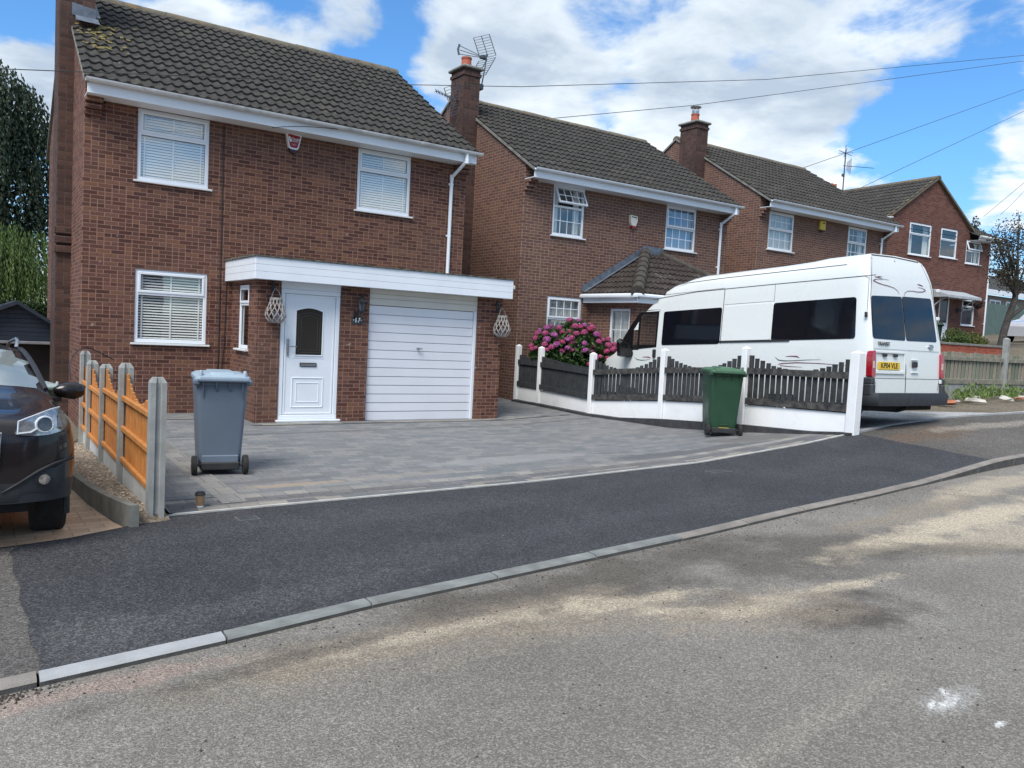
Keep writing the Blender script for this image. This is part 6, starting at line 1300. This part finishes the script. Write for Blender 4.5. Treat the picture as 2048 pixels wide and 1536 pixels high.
# shed on the left
sh = empty('garden_shed', (.50, 17.0, -.5), 'navy gabled outbuilding with a dark brown lower wall, left of the brick house', 'shed')
m_ = MB(); m_.box(-2.6,.3,-.3,.66,3.5,1.52); m_.build('lower_wall', mat('dark_brown_boards', (.018,.011,.010), .8, .3, 5), sh)
m_ = MB(); hw = 1.0
for k in range(8):
    z0 = 1.52+k*.08; w0 = .96*(1-(z0-1.52)/.66)+.02; m_.box(.1-w0*1.35, .0+.004*(k % 2), z0, .1+w0, .3, z0+.078, 0, .004)
m_.build('gable', mat('navy_boards', (.010,.018,.034), .6, .15, 5), sh)
m_ = MB()
for s in (-1, 1):
    x1 = .1+s*(1.05 if s > 0 else 1.45); m_.add([(.1,-.15,2.17),(x1,-.15,1.50),(x1,3.6,1.50),(.1,3.6,2.17),(.1,-.15,2.24),(x1,-.15,1.57),(x1,3.6,1.57),(.1,3.6,2.24)], [(0,1,2,3),(4,5,6,7),(0,1,5,4),(1,2,6,5),(2,3,7,6),(3,0,4,7)])
m_.build('roof', mat('navy_roof', (.014,.022,.038), .7, .2, 8), sh)
m_ = MB(); m_.box(-2.4,-.02,1.46,.66,.3,1.515,0,.01); m_.build('lintel', mat('pale_lintel', (.20,.20,.22), .6, .2, 8), sh)
m_ = MB(); m_.tube([(.36,.6,2.02),(.52,.6,1.93)], .02, 5); m_.build('ridge_scrap', M['upvc'], sh)
# ------------------------------------------------------------------ planting
def rv():
    while True:
        v = Vector((random.uniform(-1,1), random.uniform(-1,1), random.uniform(-1,1)))
        if .05 < v.length < 1: return v.normalized()
def leaf(mb, p, l, w, d=None, fold=.25):
    d = d or rv(); s = d.cross(rv()); s = s.normalized() if s.length > .01 else d.orthogonal().normalized(); n = d.cross(s)
    o = len(mb.v); mb.v += [tuple(p-d*l*.5), tuple(p+s*w*.5+n*w*fold), tuple(p+d*l*.5), tuple(p-s*w*.5+n*w*fold)]
    mb.f.append([o,o+1,o+2,o+3]); mb.m.append(0); mb.s.append(False)
def clumps(mb, centres, n, l, w):
    for (c, r) in centres:
        c = Vector(c); rr = Vector(r) if isinstance(r, (tuple, list)) else Vector((r, r, r))
        for _ in range(int(n*rr.x*rr.x)):
            q = rv(); k = random.uniform(.55, 1.08); leaf(mb, c+Vector((q.x*rr.x, q.y*rr.y, q.z*rr.z))*k, l*random.uniform(.6,1.3), w*random.uniform(.6,1.3))
# tall dark birch
F1 = foliage('birch_leaves', (.012,.026,.016), (.045,.075,.035)); F2 = foliage('willow_leaves', (.035,.075,.015), (.13,.20,.045)); FH = foliage('hedge_leaves', (.012,.035,.006), (.035,.07,.012)); FB = mat('bark', (.05,.045,.04), .95, .4, 8, .6, 30)
def weeping(x, y, z0, crown, nst, droop, ls, lw_, fm, label, name, trunk_r=.22, tight=.2):
    t = empty(name, (x, y, z0), label, 'tree'); b = MB(); lf = MB(); H0 = crown[0][0][2]
    top = max(c[2]+r for c, r in crown); b.tube([(0,0,-.5),(.05,.02,top*.35),(-.05,0,top*.65),(.05,.0,top*.9)], [trunk_r, trunk_r*.75, trunk_r*.45, .04], 9)
    for c, r in crown:
        c = Vector(c)
        for k in range(3): e = c+rv()*r*.7; b.tube([(0, 0, max(.8, c.z*.55)), (c.x*.5, c.y*.5, c.z*.85), tuple(e)], [.07,.045,.012], 5, cap=False)
        for _ in range(int(nst*r*r)):
            q = rv(); 
            if q.z < -.3: q.z = -q.z
            p = c+q*r*random.uniform(.55,1.0); L = random.uniform(*droop); n = int(L/ls*2.0)+1; dx = Vector((q.x*.25, q.y*.25, 0)); u = 0
            for k in range(n):
                u = k/n; pos = p+dx*sin(u*1.6)+Vector((0,0,-L*u**1.2))+rv()*ls*tight; leaf(lf, pos, ls*random.uniform(.7,1.3), lw_*random.uniform(.7,1.3), (Vector((q.x*.3,q.y*.3,-1))+rv()*.35).normalized())
    b.build('trunk', FB, t, uvs=False); lf.build('crown', fm, t, 0, uvs=False); return t
weeping(-.9, 32, -.4, [((.3,0,9.8),1.2),((1.3,0,9.2),1.0),((-1.1,0,8.8),1.5),((2.0,.2,8.7),.9),((2.5,.3,7.6),.8),((1.5,.2,7.9),1.0),((.6,-.5,7.4),1.3),((-.2,.4,6.6),1.6),((1.9,0,6.4),.95),((2.8,.4,6.5),.7),((.9,.3,5.4),1.1),((2.5,.4,5.0),.8),((-1.5,0,5.6),1.8),((1.6,0,4.4),.8),((-.5,0,4.6),1.2)], 95, (.8,2.4), .15, .085, F1, 'tall dark drooping tree at the left edge, behind the willow', 'birch_tree', .25, .55)
weeping(.2, 26, -.4, [((.4,0,3.6),.8),((1.1,.1,3.5),.75),((-.3,0,3.3),.8),((.5,-.4,3.0),.8),((1.2,-.3,2.7),.7),((0,-.5,2.6),.8),((-1,0,3.0),.9)], 200, (1.0,2.4), .12, .034, F2, 'bright green weeping willow hanging behind the hedge', 'willow_tree', .14, .32)
m_ = MB()
for _ in range(15000):
    x = random.uniform(-3.5, 2.6); f = random.random(); 
    if f < .6: p = Vector((x, 22.6+random.uniform(-.05,.08), random.uniform(-.4,1.72)))
    else: p = Vector((x, random.uniform(22.6,23.6), 1.70+random.uniform(-.03,.05)+.03*sin(x*3)))
    leaf(m_, p, .07, .05)
he = empty('hedge', (-.5, 23, -.4), 'flat-topped green hedge behind the navy outbuilding', 'hedge'); m_.M = None
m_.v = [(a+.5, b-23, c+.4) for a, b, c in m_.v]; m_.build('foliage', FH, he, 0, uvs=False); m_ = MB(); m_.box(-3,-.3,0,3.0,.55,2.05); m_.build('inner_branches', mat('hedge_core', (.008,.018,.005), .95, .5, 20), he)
# dark mass of trees farther left to close the gap
def simple_tree(x, y, z, crown, n, l, fm, label, name='tree', trunk=(.14,), cat='tree', group=None, limbs=True):
    t = empty(name, (x, y, z), label, cat, group); b = MB(); lf = MB(); c0 = Vector(crown[0][0])
    b.tube([(0,0,-.4),(.04,.03,c0.z*.4),(c0.x*.4,c0.y*.4,c0.z*.75),tuple(c0)], [trunk[0], trunk[0]*.8, trunk[0]*.5, .03], 8)
    for c, r in crown[1:]:
        c = Vector(c); b.tube([(c0.x*.2,c0.y*.2,c0.z*.5), tuple(c*.7+c0*.2), tuple(c)], [trunk[0]*.4, trunk[0]*.22, .012], 6, cap=False)
        for _ in range(3): e = c+rv()*(r if not isinstance(r, tuple) else r[0]); b.tube([tuple(c*.85+c0*.1), tuple(e)], [.02,.006], 4, cap=False)
    clumps(lf, crown, n, l, l*.6); b.build('trunk', FB, t, uvs=False); lf.build('crown', fm, t, 0, uvs=False); return t
FA = foliage('small_tree_leaves', (.018,.020,.012), (.075,.062,.04))
# small tree at the right edge: leaning trunk, open crown
t = empty('small_tree', (29.6, 14.0, 2.0), 'small open-crowned tree with a leaning dark trunk at the right edge', 'tree'); b = MB(); lf = MB()
b.tube([(.0,0,-.3),(.15,.0,.55),(.42,0,1.15),(.72,0,1.7),(.95,.1,2.5),(1.1,.2,3.4)], [.15,.12,.11,.10,.06,.02], 9)
b.tube([(.34,0,1.0),(.9,-.1,1.35),(1.5,-.1,1.7),(2.2,0,2.4)], [.08,.07,.05,.02], 7)
ends = [(-.9,0,2.6),(-.5,.3,3.4),(-.9,.2,4.0),(.0,.2,4.0),(-.4,-.3,2.2),(.5,0,4.5),(1.2,.3,4.3),(1.8,.2,3.6),(2.2,-.2,3.0),(1.5,-.4,2.7),(.5,-.4,3.0),(2.8,.2,3.4),(3.0,0,2.5),(2.2,.3,4.3),(1.4,.1,2.1),(.3,.4,2.7),(-.1,-.2,3.2),(1.9,-.3,2.2)]
for e in ends:
    e = Vector(e); s0 = Vector((.75,0,1.8)) if e.x < 1.6 else Vector((1.4,-.1,1.7)); mid = s0.lerp(e,.5)+Vector((0,0,.15)); b.tube([s0, mid, e], [.045,.03,.012], 6, cap=False)
    for _ in range(9):
        q = rv(); q.z = abs(q.z)*.8; e2 = mid.lerp(e, random.uniform(.3,1))+q*random.uniform(.4,.75); b.tube([mid.lerp(e, random.random()), e2], [.012,.004], 4, cap=False)
        for _ in range(26): leaf(lf, mid.lerp(e2, random.uniform(.2,1.1))+rv()*random.uniform(.05,.26), .085, .055)
b.build('trunk', FB, t, uvs=False); lf.build('crown', FA, t, 0, uvs=False)
simple_tree(81.6, 42, 4, [((0,0,9.6),1.0),((.2,0,10.7),.55),((-.8,0,9.9),.7),((.9,.1,9.7),.7),((.1,0,11.2),.3),((-.2,0,8.4),1.2)], 130, .34, foliage('conifer_needles', (.01,.03,.03), (.03,.07,.06)), 'small bluish conifer top showing beside the gabled roof', 'conifer_tree')
# shrubs behind the low wall
FS = foliage('shrub_leaves', (.03,.06,.015), (.10,.15,.03)); FS2 = foliage('yellowing_shrub_leaves', (.05,.07,.015), (.16,.17,.04))
for (x, y, z, cl, fm, lb) in ((26.1,13.75,1.55,[((0,0,.55),(.5,.35,.42)),((.45,0,.45),(.45,.3,.4)),((-.3,0,.35),(.4,.3,.32))],FS,'bright green shrub behind the low brick wall, nearer the door'),
                              (27.35,13.8,1.65,[((0,0,.4),(.55,.35,.38)),((.5,.1,.35),(.5,.3,.33)),((-.4,0,.3),(.4,.3,.3))],FS2,'yellow-green shrub behind the low brick wall, nearer the small tree')):
    s_ = empty('shrub', (x,y,z), lb, 'shrub', 'shrubs behind the low wall'); b = MB(); lf = MB()
    for c, r in cl:
        for _ in range(5): b.tube([(0,0,-.2), tuple(Vector(c)+rv()*.2)], [.015,.005], 4, cap=False)
    clumps(lf, cl, 5200, .07, .045); b.build('stems', FB, s_, uvs=False); lf.build('foliage', fm, s_, 0, uvs=False)
# hydrangea
hy = empty('hydrangea', (11.06, 14.35, .02), 'large pink hydrangea bush in flower behind the left end of the picket fence', 'bush')
ctr = [((-.42,0,1.15),(.55,.45,.62)),((.1,-.1,1.25),(.62,.5,.68)),((.62,-.25,1.0),(.50,.45,.58)),((0,-.1,.6),(.8,.5,.5))]
b = MB(); lf = MB()
for _ in range(40): b.tube([(random.uniform(-.3,.3), random.uniform(-.2,.2), -.1), (random.uniform(-.8,.9), random.uniform(-.4,.3), random.uniform(.7,1.6))], [.012,.005], 4, cap=False)
clumps(lf, ctr, 6500, .12, .085); b.build('stems', FB, hy, uvs=False); lf.build('foliage', foliage('hydrangea_leaves', (.02,.055,.012), (.06,.12,.03)), hy, 0, uvs=False)
PK_ = [foliage('pink_florets', (.38,.05,.15), (.60,.16,.34), .6, .2), foliage('purple_pink_florets', (.34,.06,.24), (.58,.20,.50), .6, .2), foliage('deep_pink_florets', (.38,.03,.10), (.62,.12,.28), .6, .2)]
protos = []
def fhead(mt):
    m_ = MB()
    for k in range(150):
        d = rv(); 
        if d.z < -.55: continue
        p = d*random.uniform(.062,.082); a = d.orthogonal().normalized(); c_ = d.cross(a); th = random.random()*6; a, c_ = a*cos(th)+c_*sin(th), c_*cos(th)-a*sin(th); s = .017
        m_.add([p-a*s+d*.004, p+c_*s+d*.004, p+a*s+d*.004, p-c_*s+d*.004, p-d*.003], [(0,1,4),(1,2,4),(2,3,4),(3,0,4)])
    m_.lathe([(.001,.06),(.05,.04),(.062,0),(.045,-.045),(.001,-.06)], (0,0,0), 9)
    return m_
for k, mt in enumerate(PK_): protos.append(fhead(mt))
spots = []
tries = 0
while len(spots) < 98 and tries < 9000:
    tries += 1; c, r = random.choice(ctr[:3]); q = rv()
    if q.y > .45 or (q.z < .1 and random.random() < (.9 if q.x < .2 else .5)) or q.z < -.6: continue
    p = Vector(c)+Vector((q.x*r[0], q.y*r[1], q.z*r[2]))*1.07
    if any(((p-Vector(c2))*1).length < r2[0]*.62 for c2, r2 in ctr): continue
    if p.x < 0 and p.z < 1.25 and random.random() < .75: continue
    if all((p-s).length > .10 for s in spots): spots.append(p)
fm_ = [protos[k].build('flower_head', PK_[k], hy, 0, uvs=False) for k in range(3)]
for i, p in enumerate(spots):
    if i < 3: o = fm_[i]
    else: o = fm_[random.choice((0,0,1,2))].copy(); C.objects.link(o); o.parent = hy
    o.location = p; s_ = random.uniform(.62,1.08); o.scale = (s_, s_, s_*.85); o.rotation_euler = (random.uniform(-.4,.4), random.uniform(-.4,.4), random.random()*6)
# weeds and rubble on the strip right of the van drive
FW_ = foliage('weed_leaves', (.07,.13,.03), (.22,.30,.09))
m_ = MB()
for _ in range(70):
    x, y = random.uniform(15.8, 22.5), random.uniform(8.7, 9.8); z = H(x, y); hh = random.uniform(.08,.34)*(1.3 if random.random() < .2 else 1)
    for k in range(random.randint(14, 34)): q = rv(); leaf(m_, Vector((x+q.x*.14, y+q.y*.14, z+abs(q.z)*hh)), random.uniform(.05,.13), random.uniform(.02,.05), (Vector((0,0,1))+rv()*.8).normalized())
tag(m_.build('weeds', FW_, None, 0, uvs=False), kind='stuff')
RC = [mat('broken_brick', lin(168,110,85), .9, .2, 12, .4, 60), mat('broken_slab', (.42,.40,.37), .9, .2, 9, .4, 60), mat('pale_rubble', (.52,.50,.46), .9, .2, 9, .4, 60)]
LB = ['broken red brick lying among the weeds', 'pale broken slab lying among the weeds', 'whitish lump of rubble lying among the weeds']
for k in range(14):
    x = 16.2+k*.45+random.uniform(-.1,.1); y = 8.3+random.uniform(0,.6); z = H(x, y); a, b_, c_ = random.uniform(.12,.26), random.uniform(.06,.12), random.uniform(.03,.07)
    mb = MB(); ri = random.Random(k); V = []
    for zz in (0, 1):
        for q in range(7): th = q/7*2*pi; rr_2 = ri.uniform(.7,1.1); V.append((a*cos(th)*rr_2*(1-.15*zz), b_*sin(th)*rr_2*(1-.15*zz), c_*zz*ri.uniform(.8,1.2)))
    mb.add(V, [tuple(range(7))[::-1], tuple(range(7,14))]+[(q,(q+1)%7,(q+1)%7+7,q+7) for q in range(7)])
    o = mb.build('rubble', RC[k % 3]); o.location = (x, y, z-.01); o.rotation_euler = (random.uniform(-.2,.2), random.uniform(-.2,.2), random.random()*3); tag(o, LB[k % 3], 'rubble', ['broken bricks among the weeds','broken slabs among the weeds','pale rubble among the weeds'][k % 3])
# bits of grit scattered on the road and along the kerb
m_ = MB()
for k in range(700):
    if random.random() < .5: x = random.uniform(-1, 9); y = yk(x)-abs(random.gauss(0,.14))-.02
    else: x = random.uniform(-.5, 7); y = yk(x)-random.uniform(.1, 3.2)
    r_ = random.choice((.004,.005,.006,.009)); z = zroad(x, y); a = random.random()*6
    V = [(x+r_*cos(a+q*2.1)*random.uniform(.7,1.4), y+r_*sin(a+q*2.1), z) for q in range(3)]+[(x, y, z+r_*.9)]; m_.add(V, [(0,1,3),(1,2,3),(2,0,3)])
for k in range(260):
    x = random.gauss(.05,.14); y = yk(x)-abs(random.gauss(0,.05))-.015; r_ = random.uniform(.004,.011); z = zroad(x, y)
    V = [(x+r_*cos(q*2.1+k), y+r_*sin(q*2.1+k), z) for q in range(3)]+[(x, y, z+r_)]; m_.add(V, [(0,1,3),(1,2,3),(2,0,3)])
tag(m_.build('grit', mat('tar_grit', (.05,.042,.035), .9, .5, 30), uvs=False), kind='stuff')
print('objects', len(bpy.data.objects))
